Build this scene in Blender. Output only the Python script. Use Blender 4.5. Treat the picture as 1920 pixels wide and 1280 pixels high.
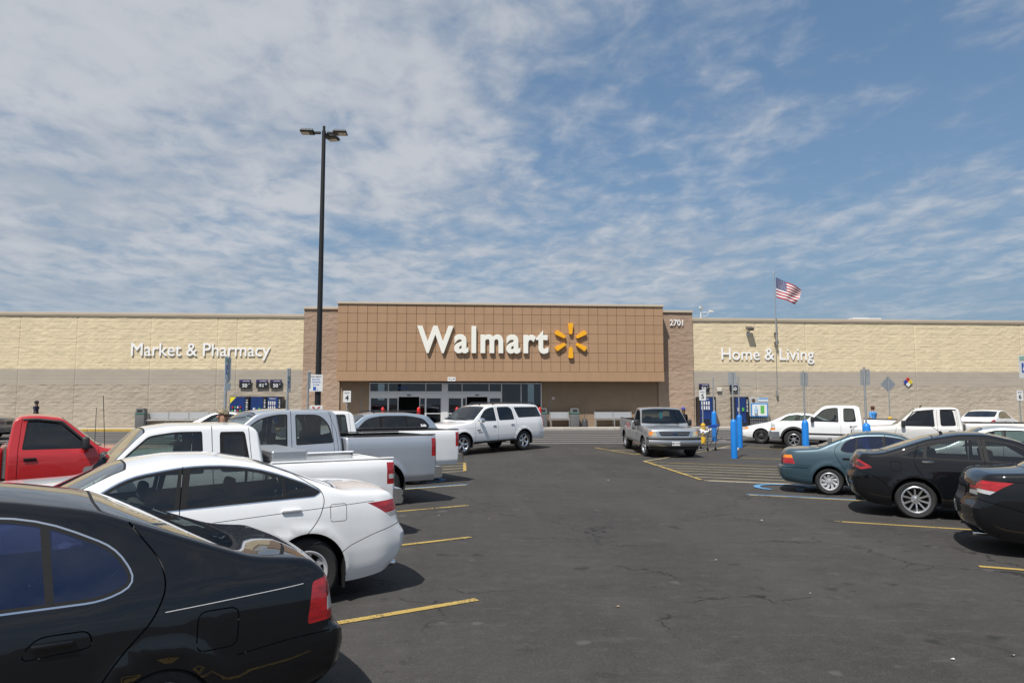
import bpy, bmesh, math, random
import numpy as np
from mathutils import Vector, Matrix
from mathutils.geometry import delaunay_2d_cdt

random.seed(7); RNG = np.random.default_rng(7)
SC = bpy.context.scene
COL = SC.collection
for o in list(bpy.data.objects): bpy.data.objects.remove(o)

# ------------------------------------------------------------------ camera, sky, sun, exposure
cam_d = bpy.data.cameras.new('camera'); cam = bpy.data.objects.new('camera', cam_d); COL.objects.link(cam)
cam_d.sensor_width = 36.0; cam_d.lens = 25.31; cam_d.clip_start = 0.05; cam_d.clip_end = 6000
cam.location = (0, 0, 2.0)
cam.rotation_euler = (math.radians(90 + 4.91), 0, math.radians(-4.24))
SC.camera = cam
SC.view_settings.view_transform = 'Standard'; SC.view_settings.look = 'None'
SC.view_settings.exposure = 0.17; SC.view_settings.gamma = 1.0
SC.cycles.use_denoising = True
SC.cycles.max_bounces = 8; SC.cycles.transparent_max_bounces = 16
SC.cycles.sample_clamp_indirect = 6.0

SUN_DIR = Vector((0.33, 0.52, -1.0)).normalized()          # direction the light travels
sun_el = math.asin(-SUN_DIR.z); sun_az = math.atan2(-SUN_DIR.x, -SUN_DIR.y)
sd = bpy.data.lights.new('sun', 'SUN'); sun = bpy.data.objects.new('sun', sd); COL.objects.link(sun)
sd.energy = 4.6; sd.angle = math.radians(0.55); sd.color = (1.0, 0.955, 0.89)
sun.rotation_euler = SUN_DIR.to_track_quat('-Z', 'Y').to_euler(); sun.location = (-20, -30, 60)

W = bpy.data.worlds.new('World'); SC.world = W; W.use_nodes = True
def build_world():
    nt = W.node_tree; nt.nodes.clear(); N = nt.nodes.new; K = nt.links.new
    out = N('ShaderNodeOutputWorld'); bg = N('ShaderNodeBackground'); bg.inputs[1].default_value = 0.10
    sky = N('ShaderNodeTexSky'); sky.sky_type = 'NISHITA'; sky.sun_disc = False
    sky.sun_elevation = sun_el; sky.sun_rotation = sun_az; sky.air_density = 1.0; sky.dust_density = .35; sky.ozone_density = 1.8
    tc = N('ShaderNodeTexCoord'); sep = N('ShaderNodeSeparateXYZ'); K(tc.outputs['Generated'], sep.inputs[0])
    def math_(op, a, b=None, c=None):
        m = N('ShaderNodeMath'); m.operation = op
        for i, q in enumerate((a, b, c)):
            if q is None: continue
            if isinstance(q, (int, float)): m.inputs[i].default_value = q
            else: K(q, m.inputs[i])
        return m.outputs[0]
    def smooth(x, a, b):
        m = N('ShaderNodeMapRange'); m.interpolation_type = 'SMOOTHSTEP'
        K(x, m.inputs['Value']); m.inputs['From Min'].default_value = a; m.inputs['From Max'].default_value = b
        return m.outputs['Result']
    zc = math_('MAXIMUM', sep.outputs[2], 0.015)
    zz = math_('ADD', zc, 0.10)
    px = math_('DIVIDE', sep.outputs[0], zz); py = math_('DIVIDE', sep.outputs[1], zz)
    comb = N('ShaderNodeCombineXYZ'); K(px, comb.inputs[0]); K(py, comb.inputs[1])
    def noise(scale, det, rough, off, warp=0.0, stretch=(1, 1, 1), rot=0.0):
        mp = N('ShaderNodeMapping'); K(comb.outputs[0], mp.inputs[0]); mp.inputs['Location'].default_value = off
        mp.inputs['Scale'].default_value = stretch; mp.inputs['Rotation'].default_value = (0, 0, rot)
        t = N('ShaderNodeTexNoise'); K(mp.outputs[0], t.inputs[0]); t.inputs['Scale'].default_value = scale
        t.inputs['Detail'].default_value = det; t.inputs['Roughness'].default_value = rough; t.inputs['Distortion'].default_value = warp
        return t.outputs[0]
    big = noise(0.62, 2.5, 0.5, (8.2, 4.4, 0), 0.4)                     # where the cloud sheet is thick
    mid = noise(2.0, 5.0, 0.52, (0.4, 5.2, 0), 0.3)
    fleck = noise(8.0, 4.0, 0.55, (2.0, 0.3, 0), 0.35, (1, 0.75, 1), 0.6)
    fine = noise(24.0, 4.0, 0.6, (5.0, 1.3, 0), 0.3)
    # the sheet is thicker towards -x (west) than towards +x
    west = smooth(px, 2.0, -1.4)
    cover = math_('ADD', math_('MULTIPLY', west, 0.22), math_('MULTIPLY', big, 0.66))
    d = math_('ADD', math_('ADD', math_('MULTIPLY', mid, 0.42), math_('MULTIPLY', fleck, 0.45)), math_('MULTIPLY', fine, 0.12))
    dens = smooth(math_('ADD', d, cover), 0.72, 1.09)
    low = smooth(zc, 0.015, 0.20)
    dens = math_('MULTIPLY', dens, math_('MULTIPLY_ADD', low, 0.70, 0.30))
    dens = math_('MULTIPLY', dens, 0.87)
    shade = math_('ADD', math_('MULTIPLY', noise(1.5, 4.0, 0.5, (7.0, 2.0, 0)), 0.6), math_('MULTIPLY', fleck, 0.4))
    cr = N('ShaderNodeMix'); cr.data_type = 'RGBA'
    K(smooth(shade, 0.36, 0.64), cr.inputs[0]); cr.inputs[6].default_value = (3.7, 4.1, 4.7, 1); cr.inputs[7].default_value = (5.3, 5.45, 5.75, 1)
    # blue-grey summer haze low down
    hz = N('ShaderNodeMix'); hz.data_type = 'RGBA'; K(math_('MULTIPLY_ADD', smooth(zc, 0.42, 0.0), 0.52, 0.42), hz.inputs[0]); K(sky.outputs[0], hz.inputs[6])
    hc = N('ShaderNodeMix'); hc.data_type = 'RGBA'; K(smooth(zc, 0.0, 0.45), hc.inputs[0]); hc.inputs[6].default_value = (2.0, 2.95, 4.0, 1); hc.inputs[7].default_value = (1.25, 2.4, 3.95, 1); K(hc.outputs[2], hz.inputs[7])
    mix = N('ShaderNodeMix'); mix.data_type = 'RGBA'; K(dens, mix.inputs[0]); K(hz.outputs[2], mix.inputs[6]); K(cr.outputs[2], mix.inputs[7])
    K(mix.outputs[2], bg.inputs[0]); K(bg.outputs[0], out.inputs[0])
build_world()

# ------------------------------------------------------------------ materials
MATS = {}
def mat(name, color=(.5, .5, .5), rough=.6, metal=0., coat=0., noise=None, bump=None, spec=.5, emit=None, coat_rough=.04, rand=0.):
    """noise=(scale, amount[, stretch]) varies the colour; bump=(scale, strength, distance)"""
    if name in MATS: return MATS[name]
    m = bpy.data.materials.new(name); m.use_nodes = True; nt = m.node_tree; b = nt.nodes['Principled BSDF']
    b.inputs['Base Color'].default_value = (*color, 1); b.inputs['Roughness'].default_value = rough
    b.inputs['Metallic'].default_value = metal; b.inputs['Coat Weight'].default_value = coat; b.inputs['Coat Roughness'].default_value = coat_rough
    b.inputs['Specular IOR Level'].default_value = spec
    if emit: b.inputs['Emission Color'].default_value = (*emit[0], 1); b.inputs['Emission Strength'].default_value = emit[1]
    tc = None
    if noise or bump:
        tc = nt.nodes.new('ShaderNodeTexCoord'); mp = nt.nodes.new('ShaderNodeMapping'); nt.links.new(tc.outputs['Object'], mp.inputs[0])
        if noise and len(noise) > 2: mp.inputs['Scale'].default_value = noise[2]
    if noise:
        t = nt.nodes.new('ShaderNodeTexNoise'); t.inputs['Scale'].default_value = noise[0]; t.inputs['Detail'].default_value = 6; t.inputs['Roughness'].default_value = .6
        nt.links.new(mp.outputs[0], t.inputs[0])
        r = nt.nodes.new('ShaderNodeMapRange'); r.inputs['From Min'].default_value = .25; r.inputs['From Max'].default_value = .75
        r.inputs['To Min'].default_value = 1 - noise[1]; r.inputs['To Max'].default_value = 1 + noise[1]; nt.links.new(t.outputs[0], r.inputs[0])
        v = nt.nodes.new('ShaderNodeVectorMath'); v.operation = 'SCALE'; v.inputs[0].default_value = color; nt.links.new(r.outputs[0], v.inputs['Scale'])
        nt.links.new(v.outputs[0], b.inputs['Base Color'])
        if rand:
            oi = nt.nodes.new('ShaderNodeObjectInfo'); rr = nt.nodes.new('ShaderNodeMapRange'); nt.links.new(oi.outputs['Random'], rr.inputs[0]); rr.inputs['To Min'].default_value = 1 - rand; rr.inputs['To Max'].default_value = 1 + rand
            mm = nt.nodes.new('ShaderNodeMath'); mm.operation = 'MULTIPLY'; nt.links.new(r.outputs[0], mm.inputs[0]); nt.links.new(rr.outputs[0], mm.inputs[1]); nt.links.new(mm.outputs[0], v.inputs['Scale'])
    if bump:
        t = nt.nodes.new('ShaderNodeTexNoise'); t.inputs['Scale'].default_value = bump[0]; t.inputs['Detail'].default_value = 5
        nt.links.new(tc.outputs['Object'], t.inputs[0])
        bp = nt.nodes.new('ShaderNodeBump'); bp.inputs['Strength'].default_value = bump[1]; bp.inputs['Distance'].default_value = bump[2]
        nt.links.new(t.outputs[0], bp.inputs['Height']); nt.links.new(bp.outputs[0], b.inputs['Normal'])
    MATS[name] = m; return m
def glass_mat(name, tint, refl=(1, 1, 1), base=.02):
    if name in MATS: return MATS[name]
    m = bpy.data.materials.new(name); m.use_nodes = True; nt = m.node_tree; nt.nodes.clear(); N = nt.nodes.new; K = nt.links.new
    out = N('ShaderNodeOutputMaterial'); tr = N('ShaderNodeBsdfTransparent'); tr.inputs[0].default_value = (*tint, 1)
    gl = N('ShaderNodeBsdfGlossy'); gl.inputs['Roughness'].default_value = .008; gl.inputs[0].default_value = (*refl, 1)
    fr = N('ShaderNodeFresnel'); fr.inputs[0].default_value = 1.52
    mx = N('ShaderNodeMixShader'); sc = N('ShaderNodeMath'); sc.operation = 'MULTIPLY_ADD'; sc.inputs[1].default_value = 1.25; sc.inputs[2].default_value = base
    K(fr.outputs[0], sc.inputs[0]); K(sc.outputs[0], mx.inputs[0]); K(tr.outputs[0], mx.inputs[1]); K(gl.outputs[0], mx.inputs[2]); K(mx.outputs[0], out.inputs[0])
    MATS[name] = m; return m
def paint(name, color, metal=0., rough=.42):
    return mat(name, color, rough, metal, coat=1.0, noise=(3.0, .03), coat_rough=.02, spec=.5 if max(color) > .05 else .05)

# ------------------------------------------------------------------ object helpers
def link(o, parent=None):
    COL.objects.link(o)
    if parent is not None: o.parent = parent
    return o
def mesh_obj(name, verts, faces, m=None, parent=None, smooth=False, normals=None):
    me = bpy.data.meshes.new(name); me.from_pydata([tuple(map(float, v)) for v in verts], [], [tuple(map(int, f)) for f in faces]); me.update()
    if m is not None:
        for q in (m if isinstance(m, (list, tuple)) else [m]): me.materials.append(q)
    if smooth or normals is not None:
        me.polygons.foreach_set('use_smooth', [True] * len(me.polygons))
    if normals is not None:
        me.normals_split_custom_set_from_vertices([tuple(map(float, n)) for n in normals])
    return link(bpy.data.objects.new(name, me), parent)
def bm_obj(name, bm, m=None, parent=None, smooth=False, sharp=None):
    me = bpy.data.meshes.new(name); bm.normal_update(); bm.to_mesh(me); bm.free()
    if m is not None:
        for q in (m if isinstance(m, (list, tuple)) else [m]): me.materials.append(q)
    if smooth:
        me.polygons.foreach_set('use_smooth', [True] * len(me.polygons))
        if sharp: me.set_sharp_from_angle(angle=math.radians(sharp))
    return link(bpy.data.objects.new(name, me), parent)
def thing(name, label, cat, loc=(0, 0, 0), rz=0., group=None):
    o = bpy.data.objects.new(name, None); o.empty_display_size = .2; COL.objects.link(o)
    o.location = loc; o.rotation_euler = (0, 0, rz); return tag(o, label, cat, group)
def tag(o, label=None, cat=None, group=None, kind=None):
    if label: o['label'] = label
    if cat: o['category'] = cat
    if group: o['group'] = group
    if kind: o['kind'] = kind
    return o
def box(bm, c, s, rot=None, bevel=0., seg=1, mi=0):
    r = bmesh.ops.create_cube(bm, size=1.0); vs = r['verts']
    bmesh.ops.scale(bm, vec=s, verts=vs)
    fs = {f for v in vs for f in v.link_faces}
    for f in fs: f.material_index = mi
    if bevel > 0:
        es = list({e for v in vs for e in v.link_edges})
        g = bmesh.ops.bevel(bm, geom=es, offset=bevel, segments=seg, affect='EDGES', profile=.5)
        vs = list({v for f in g['faces'] for v in f.verts} | {v for v in vs if v.is_valid})
        for f in g['faces']: f.material_index = mi
    M = Matrix.Translation(c) @ (rot.to_4x4() if rot is not None else Matrix.Identity(4))
    bmesh.ops.transform(bm, matrix=M, verts=vs)
    return vs
def tube(bm, a, b, r, n=10, r2=None, caps=True, mi=0):
    a = Vector(a); b = Vector(b); d = b - a; q = d.to_track_quat('Z', 'Y').to_matrix(); r2 = r if r2 is None else r2
    A = [bm.verts.new(a + q @ Vector((r * math.cos(2 * math.pi * i / n), r * math.sin(2 * math.pi * i / n), 0))) for i in range(n)]
    B = [bm.verts.new(b + q @ Vector((r2 * math.cos(2 * math.pi * i / n), r2 * math.sin(2 * math.pi * i / n), 0))) for i in range(n)]
    fs = [bm.faces.new((A[i], A[(i + 1) % n], B[(i + 1) % n], B[i])) for i in range(n)]
    if caps: fs += [bm.faces.new(A[::-1]), bm.faces.new(B)]
    for f in fs: f.material_index = mi
def path_tube(bm, pts, r, n=8, mi=0):
    for p, q in zip(pts[:-1], pts[1:]): tube(bm, p, q, r, n, mi=mi)
def lathe(bm, prof, n=32, axis='Z', center=(0, 0, 0), mi=0, close=False):
    rings = []
    for (r, h) in prof:
        ring = []
        for i in range(n):
            a = 2 * math.pi * i / n
            p = (r * math.cos(a), r * math.sin(a), h) if axis == 'Z' else (r * math.cos(a), h, r * math.sin(a))
            ring.append(bm.verts.new((p[0] + center[0], p[1] + center[1], p[2] + center[2])))
        rings.append(ring)
    pairs = list(zip(rings[:-1], rings[1:])) + ([(rings[-1], rings[0])] if close else [])
    for A, B in pairs:
        for i in range(n):
            f = bm.faces.new((A[i], A[(i + 1) % n], B[(i + 1) % n], B[i])); f.material_index = mi
    return rings
def prism(bm, poly, y0, y1, mi=0, to3=lambda a, b, c: (a, c, b)):
    """polygon (a,b) extruded along c"""
    A = [bm.verts.new(to3(p[0], p[1], y0)) for p in poly]; B = [bm.verts.new(to3(p[0], p[1], y1)) for p in poly]
    n = len(poly); fs = [bm.faces.new(A), bm.faces.new(B[::-1])]
    for i in range(n): fs.append(bm.faces.new((A[i], B[i], B[(i + 1) % n], A[(i + 1) % n])))
    for f in fs: f.material_index = mi
    return fs
def fix_normals(bm): bmesh.ops.recalc_face_normals(bm, faces=bm.faces[:])
def gz(y):
    """height of the lot: level, then rising gently to the store front"""
    t = min(max((y - 27.5) / 14.5, 0), 1); return 0.43 * (t * t * (3 - 2 * t) * .35 + t * .65)
_TXT = {}
def text_mesh(s, size, extrude=.0, offset=0., bevel=0., align='CENTER', spacing=1.0):
    c = bpy.data.curves.new('lettering', 'FONT'); c.body = s; c.size = size; c.extrude = extrude; c.offset = offset; c.align_x = align
    c.bevel_depth = bevel; c.bevel_resolution = 1; c.space_character = spacing; c.resolution_u = 6
    o = bpy.data.objects.new('lettering', c); COL.objects.link(o); dg = bpy.context.evaluated_depsgraph_get(); dg.update()
    me = bpy.data.meshes.new_from_object(o.evaluated_get(dg)); bpy.data.objects.remove(o); bpy.data.curves.remove(c); return me
def text_obj(name, s, size, loc, m, parent=None, rz=0., extrude=.002, offset=0., align='CENTER', spacing=1.0):
    """lettering standing upright, facing -y before rz"""
    me = text_mesh(s, size, extrude, offset, 0, align, spacing); me.materials.clear(); me.materials.append(m)
    o = link(bpy.data.objects.new(name, me), parent); o.location = loc; o.rotation_euler = (math.pi / 2, 0, rz); return o
# ------------------------------------------------------------------ vehicle kit: a body is a lofted surface cut into panels, panes, lamps and gaps
def gsmooth(a, sig):
    if sig <= 0: return a
    n = int(4 * sig) + 1; k = np.exp(-.5 * (np.arange(-n, n + 1) / sig) ** 2); k /= k.sum()
    lo = 2 * a[0] - a[1:n + 1][::-1]; hi = 2 * a[-1] - a[-n - 1:-1][::-1]
    return np.convolve(np.concatenate([lo, a, hi]), k, 'valid')
def curve(ctrl, xs, sig=.06):
    if isinstance(ctrl, (int, float)): return np.full(len(xs), float(ctrl))
    c = np.array(ctrl, float); u = np.linspace(xs[0], xs[-1], 600)
    return np.interp(xs, u, gsmooth(np.interp(u, c[:, 0], c[:, 1]), sig / (u[1] - u[0])))
def in_poly(P, poly):
    x, y = P[:, 0], P[:, 1]; r = np.zeros(len(P), bool); n = len(poly); j = n - 1
    for i in range(n):
        xi, yi = poly[i]; xj, yj = poly[j]
        if yi != yj:
            c = ((yi > y) != (yj > y)) & (x < (xj - xi) * (y - yi) / (yj - yi) + xi); r ^= c
        j = i
    return r
def rpoly(pts, r=.05, seg=4):
    """round the corners of a polygon; a point may carry its own radius as a third value"""
    out = []; n = len(pts)
    for i in range(n):
        p = Vector(pts[i][:2]); a = Vector(pts[i - 1][:2]); b = Vector(pts[(i + 1) % n][:2]); rr = pts[i][2] if len(pts[i]) > 2 else r
        da, db = (a - p), (b - p); la, lb = da.length, db.length; t = min(rr, la * .48, lb * .48)
        if t < 1e-4: out.append(tuple(p)); continue
        A = p + da / la * t; B = p + db / lb * t
        for k in range(seg + 1):
            u = k / seg; out.append(tuple((1 - u) ** 2 * A + 2 * u * (1 - u) * p + u * u * B))
    return out
def subdiv(poly, step=.04, closed=True):
    out = []; n = len(poly)
    for i in range(n if closed else n - 1):
        a = np.array(poly[i]); b = np.array(poly[(i + 1) % n]); k = max(1, int(np.hypot(*(b - a)) / step))
        for j in range(k): out.append(tuple(a + (b - a) * j / k))
    if not closed: out.append(tuple(poly[-1]))
    return out
def strip(line, w):
    """thin closed polygon round a polyline"""
    p = np.array(line, float); t = np.gradient(p, axis=0); t /= np.maximum(np.linalg.norm(t, axis=1, keepdims=True), 1e-9)
    n = np.stack([-t[:, 1], t[:, 0]], 1) * w / 2
    return [tuple(q) for q in np.concatenate([p + n, (p - n)[::-1]])]
def grow(poly, d):
    p = np.array(poly, float); c = .5 * (p.max(0) + p.min(0)); e = np.roll(p, -1, 0) - np.roll(p, 1, 0); n = np.stack([e[:, 1], -e[:, 0]], 1)
    n /= np.maximum(np.linalg.norm(n, axis=1, keepdims=True), 1e-9); area = np.sum(p[:, 0] * np.roll(p[:, 1], -1) - np.roll(p[:, 0], -1) * p[:, 1])
    return [tuple(q) for q in p + n * d * (1 if area > 0 else -1)]

class Loft:
    NV = 120
    def __init__(s, x0, x1, T, Wd, zb, belt, tumble=.3, crown=.03, side=None, rend=.05, bowF=.15, bowR=.12, eF=0., eR=0., flares=(), rs=.03, sig=.06, reach=.5):
        d = np.concatenate([np.linspace(0, rend, 7)[:-1], np.linspace(rend, (x1 - x0) - rend, 230), (x1 - x0) - np.linspace(rend, 0, 7)[1:]])
        xs = x0 + d; s.x0, s.x1, s.xs = x0, x1, xs; dd = np.minimum(d, (x1 - x0) - d); q = np.clip(rend - dd, 0, rend)
        off = rend - np.sqrt(np.maximum(rend ** 2 - q ** 2, 0))
        Tt = curve(T, xs, sig) - off; Wt = curve(Wd, xs, sig) - off; zbt = curve(zb, xs, .03) + off; bt = curve(belt, xs, sig); cr = curve(crown, xs, sig); tu = curve(tumble, xs, sig)
        side = side or [(0, -.07), (.12, -.02), (.35, 0), (.6, -.002), (.82, -.015), (1, -.05)]
        NX = len(xs); NV = s.NV; P = np.zeros((NX, NV, 3)); s.Te = Tt - cr; s.Wc = np.zeros(NX); s.W = Wt
        for i in range(NX):
            te = s.Te[i]; b = min(bt[i], te - .012); pts = [(Wt[i] + dy, zbt[i] + f * (b - zbt[i])) for f, dy in side]
            wb = pts[-1][0]; wc = wb - tu[i] * (te - b); s.Wc[i] = wc; pts.append((wc, te))
            for k in range(1, 9): y = wc * (1 - k / 8); pts.append((y, te + cr[i] * (1 - (y / wc) ** 2)))
            p = np.array(pts); l = np.concatenate([[0], np.cumsum(np.hypot(*np.diff(p, axis=0).T))]); u = np.linspace(0, l[-1], NV); ds = u[1]
            y = np.interp(u, l, p[:, 0]); z = np.interp(u, l, p[:, 1]); sg = rs / ds; n = int(4 * sg) + 1; k = np.exp(-.5 * (np.arange(-n, n + 1) / sg) ** 2); k /= k.sum()
            ye = np.concatenate([2 * y[0] - y[1:n + 1][::-1], y, -y[-n - 1:-1][::-1]]); ze = np.concatenate([2 * z[0] - z[1:n + 1][::-1], z, z[-n - 1:-1][::-1]])
            P[i, :, 1] = np.convolve(ye, k, 'valid'); P[i, :, 2] = np.convolve(ze, k, 'valid'); P[i, :, 0] = xs[i]
            s.Slen = l[-1] if i == NX // 2 else getattr(s, 'Slen', 2.2)
        for (xa, zc, R, amt) in flares:
            r = np.hypot(P[:, :, 0] - xa, P[:, :, 2] - zc); g = amt * np.exp(-((r - R) / .055) ** 2) * (P[:, :, 2] < zc + R + .1) * (np.arange(NV) < NV * .5); P[:, :, 1] += g
        s.ef = (lambda z: np.interp(z, *np.array(eF, float).T)) if not isinstance(eF, (int, float)) else (lambda z: np.zeros_like(z) + eF)
        s.er = (lambda z: np.interp(z, *np.array(eR, float).T)) if not isinstance(eR, (int, float)) else (lambda z: np.zeros_like(z) + eR)
        s.bowF, s.bowR, s.Wm = bowF, bowR, Wt.max(); s.P = P; s.S = s.Slen; s.reach = reach
        P0 = P.copy(); P[:, :, 0] = s.warp(P0[:, :, 0], P0[:, :, 1], P0[:, :, 2])
        dx = np.gradient(P, axis=0); dv = np.gradient(P, axis=1); N = np.cross(dx, dv); N /= np.maximum(np.linalg.norm(N, axis=2, keepdims=True), 1e-9)
        if N[NX // 2, NV // 4, 1] < 0: N = -N
        s.N = N; s.vg = np.linspace(0, 1, NV)
    def warp(s, x, y, z):
        wf = np.clip(1 - (x - s.x0) / s.reach, 0, 1) ** 2; wr = np.clip(1 - (s.x1 - x) / s.reach, 0, 1) ** 2
        return x + wf * (s.bowF * (y / s.Wm) ** 2 - s.ef(z)) - wr * (s.bowR * (y / s.Wm) ** 2 - s.er(z))
    def col(s, A, x):
        f = np.interp(x, s.xs, np.arange(len(s.xs))); i = int(min(f, len(s.xs) - 2)); t = f - i; return A[i] * (1 - t) + A[i + 1] * t
    def v_side(s, x, z, m=None):
        z = min(z, s.col(s.Te, x) - (m if m is not None else -.004))
        return float(np.interp(z, np.maximum.accumulate(s.col(s.P[:, :, 2], x)), s.vg))
    def v_top(s, x, q):
        Y = s.col(s.P[:, :, 1], x); k = int(np.argmax(Y)); y = q * s.col(s.Wc, x); return float(np.interp(-y, -Y[k:], s.vg[k:]))
    def at(s, xv):
        """bilinear lookup of points and normals for an array of (x, v)"""
        f = np.interp(xv[:, 0], s.xs, np.arange(len(s.xs))); i = np.minimum(f.astype(int), len(s.xs) - 2); t = (f - i)[:, None]
        g = np.clip(xv[:, 1], 0, 1) * (s.NV - 1); j = np.minimum(g.astype(int), s.NV - 2); w = (g - j)[:, None]
        L = lambda A: (A[i, j] * (1 - t) + A[i + 1, j] * t) * (1 - w) + (A[i, j + 1] * (1 - t) + A[i + 1, j + 1] * t) * w
        p, n = L(s.P), L(s.N); return p, n / np.maximum(np.linalg.norm(n, axis=1, keepdims=True), 1e-9)
    def surf(s, x, z):
        p, n = s.at(np.array([[x, s.v_side(x, z)]])); return p[0], n[0]
    def skin(s, regions, gx=64, gv=26):
        """regions: (name, 'side'|'top', polygon, margin) later ones win; returns {name: (V, F, N)} of the left half"""
        pts = [(x, v * s.S) for x in np.linspace(s.x0, s.x1, gx)[1:-1] for v in np.linspace(0, 1, gv)]
        pts += [(x, v * s.S) for x in (s.x0, s.x1) for v in s.vg[::2]] + [(s.x0, s.S), (s.x1, s.S)]
        # more points where the body bends
        pts += [(x, s.v_top(x, 1.0) * s.S + e) for x in np.linspace(s.x0 + .02, s.x1 - .02, 90) for e in (-.05, -.025, 0, .025, .05)]
        pts = [(a, b) for a, b in pts if -1e-6 <= b <= s.S + 1e-6]
        polys = []; edges = []; V = list(pts)
        for (name, sp, poly, m) in regions:
            q = []
            for (x, z) in subdiv(poly):
                x = min(max(x, s.x0), s.x1)
                q.append((x, (s.v_side(x, z, m) if sp == 'side' else s.v_top(x, z)) * s.S))
            q2 = [q[0]]
            for a in q[1:]:
                if abs(a[0] - q2[-1][0]) + abs(a[1] - q2[-1][1]) > 2e-4: q2.append(a)
            q = q2; polys.append((name, q)); k = len(V); V += q; edges += [(k + i, k + (i + 1) % len(q)) for i in range(len(q))]
        vo, _, fo, *_ = delaunay_2d_cdt([Vector(p) for p in V], edges, [], 0, 1e-5)
        vo = np.array([(p[0], p[1]) for p in vo]); fo = np.array([f for f in fo if len(f) == 3]); c = vo[fo].mean(1)
        lab = np.zeros(len(fo), int)
        for k, (name, q) in enumerate(polys): lab[in_poly(c, q)] = k + 1
        xv = vo.copy(); xv[:, 1] /= s.S; p, n = s.at(xv); res = {}
        a, b, d = p[fo[:, 0]], p[fo[:, 1]], p[fo[:, 2]]; fn = np.cross(b - a, d - a); flip = np.einsum('ij,ij->i', fn, n[fo].sum(1)) < 0
        fo[flip] = fo[flip][:, ::-1]
        names = ['body'] + [q[0] for q in polys]
        for nm in dict.fromkeys(names):
            if nm is None: continue
            sel = np.isin(lab, [i for i, q in enumerate(names) if q == nm]); F = fo[sel]
            if len(F) == 0: continue
            u, inv = np.unique(F, return_inverse=True); res[nm] = (p[u], inv.reshape(-1, 3), n[u])
        return res
    def cap(s, end, regions=()):
        """closing face at the nose (end=0) or tail (end=1); regions: (name, polygon in (y,z)) given for both sides"""
        sec = s.P[0 if end == 0 else -1]; half = [(y, z) for _, y, z in sec[::2]] + [(0., sec[-1, 2])]
        bd = half + [(-y, z) for y, z in half[::-1][1:]]
        zlo, zhi = min(b[1] for b in bd), max(b[1] for b in bd); w = max(b[0] for b in bd)
        g = np.array([(y, z) for y in np.linspace(-w, w, 25)[1:-1] for z in np.linspace(zlo, zhi, 14)[1:-1]]); g = g[in_poly(g, grow(bd, -.015))]
        V = list(bd) + [tuple(q) for q in g]; edges = [(i, (i + 1) % len(bd)) for i in range(len(bd))]; polys = []
        for nm, poly in regions:
            q = subdiv(poly, .05); k = len(V); V += q; edges += [(k + i, k + (i + 1) % len(q)) for i in range(len(q))]; polys.append((nm, q))
        vo, _, fo, *_ = delaunay_2d_cdt([Vector(p) for p in V], edges, [], 0, 1e-5)
        vo = np.array([(p[0], p[1]) for p in vo]); fo = np.array([f for f in fo if len(f) == 3]); c = vo[fo].mean(1); ok = in_poly(c, bd); fo, c = fo[ok], c[ok]
        lab = np.zeros(len(fo), int)
        for k, (nm, q) in enumerate(polys): lab[in_poly(c, q)] = k + 1
        xe = s.x0 if end == 0 else s.x1; fx = lambda y, z: s.warp(np.full_like(y, xe), y, z)
        y, z = vo[:, 0], vo[:, 1]; X = fx(y, z); e = .004; sg = -1 if end == 0 else 1
        n = np.stack([np.full_like(y, sg), -sg * (fx(y + e, z) - fx(y - e, z)) / (2 * e), -sg * (fx(y, z + e) - fx(y, z - e)) / (2 * e)], 1); n /= np.linalg.norm(n, axis=1, keepdims=True)
        p = np.stack([X, y, z], 1); a, b, d = p[fo[:, 0]], p[fo[:, 1]], p[fo[:, 2]]; flip = np.einsum('ij,ij->i', np.cross(b - a, d - a), n[fo].sum(1)) < 0
        fo[flip] = fo[flip][:, ::-1]; names = ['body'] + [q[0] for q in polys]; res = {}
        for nm in dict.fromkeys(names):
            if nm is None: continue
            F = fo[np.isin(lab, [i for i, q in enumerate(names) if q == nm])]
            if len(F): u, inv = np.unique(F, return_inverse=True); res[nm] = (p[u], inv.reshape(-1, 3), n[u])
        return res

def mirrored(t): V, F, N = t; m = np.array([1, -1, 1]); return V * m, F[:, ::-1], N * m
def merged(ts):
    V, F, N, k = [], [], [], 0
    for v, f, n in ts: V.append(v); F.append(f + k); N.append(n); k += len(v)
    return np.concatenate(V), np.concatenate(F), np.concatenate(N)

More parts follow.
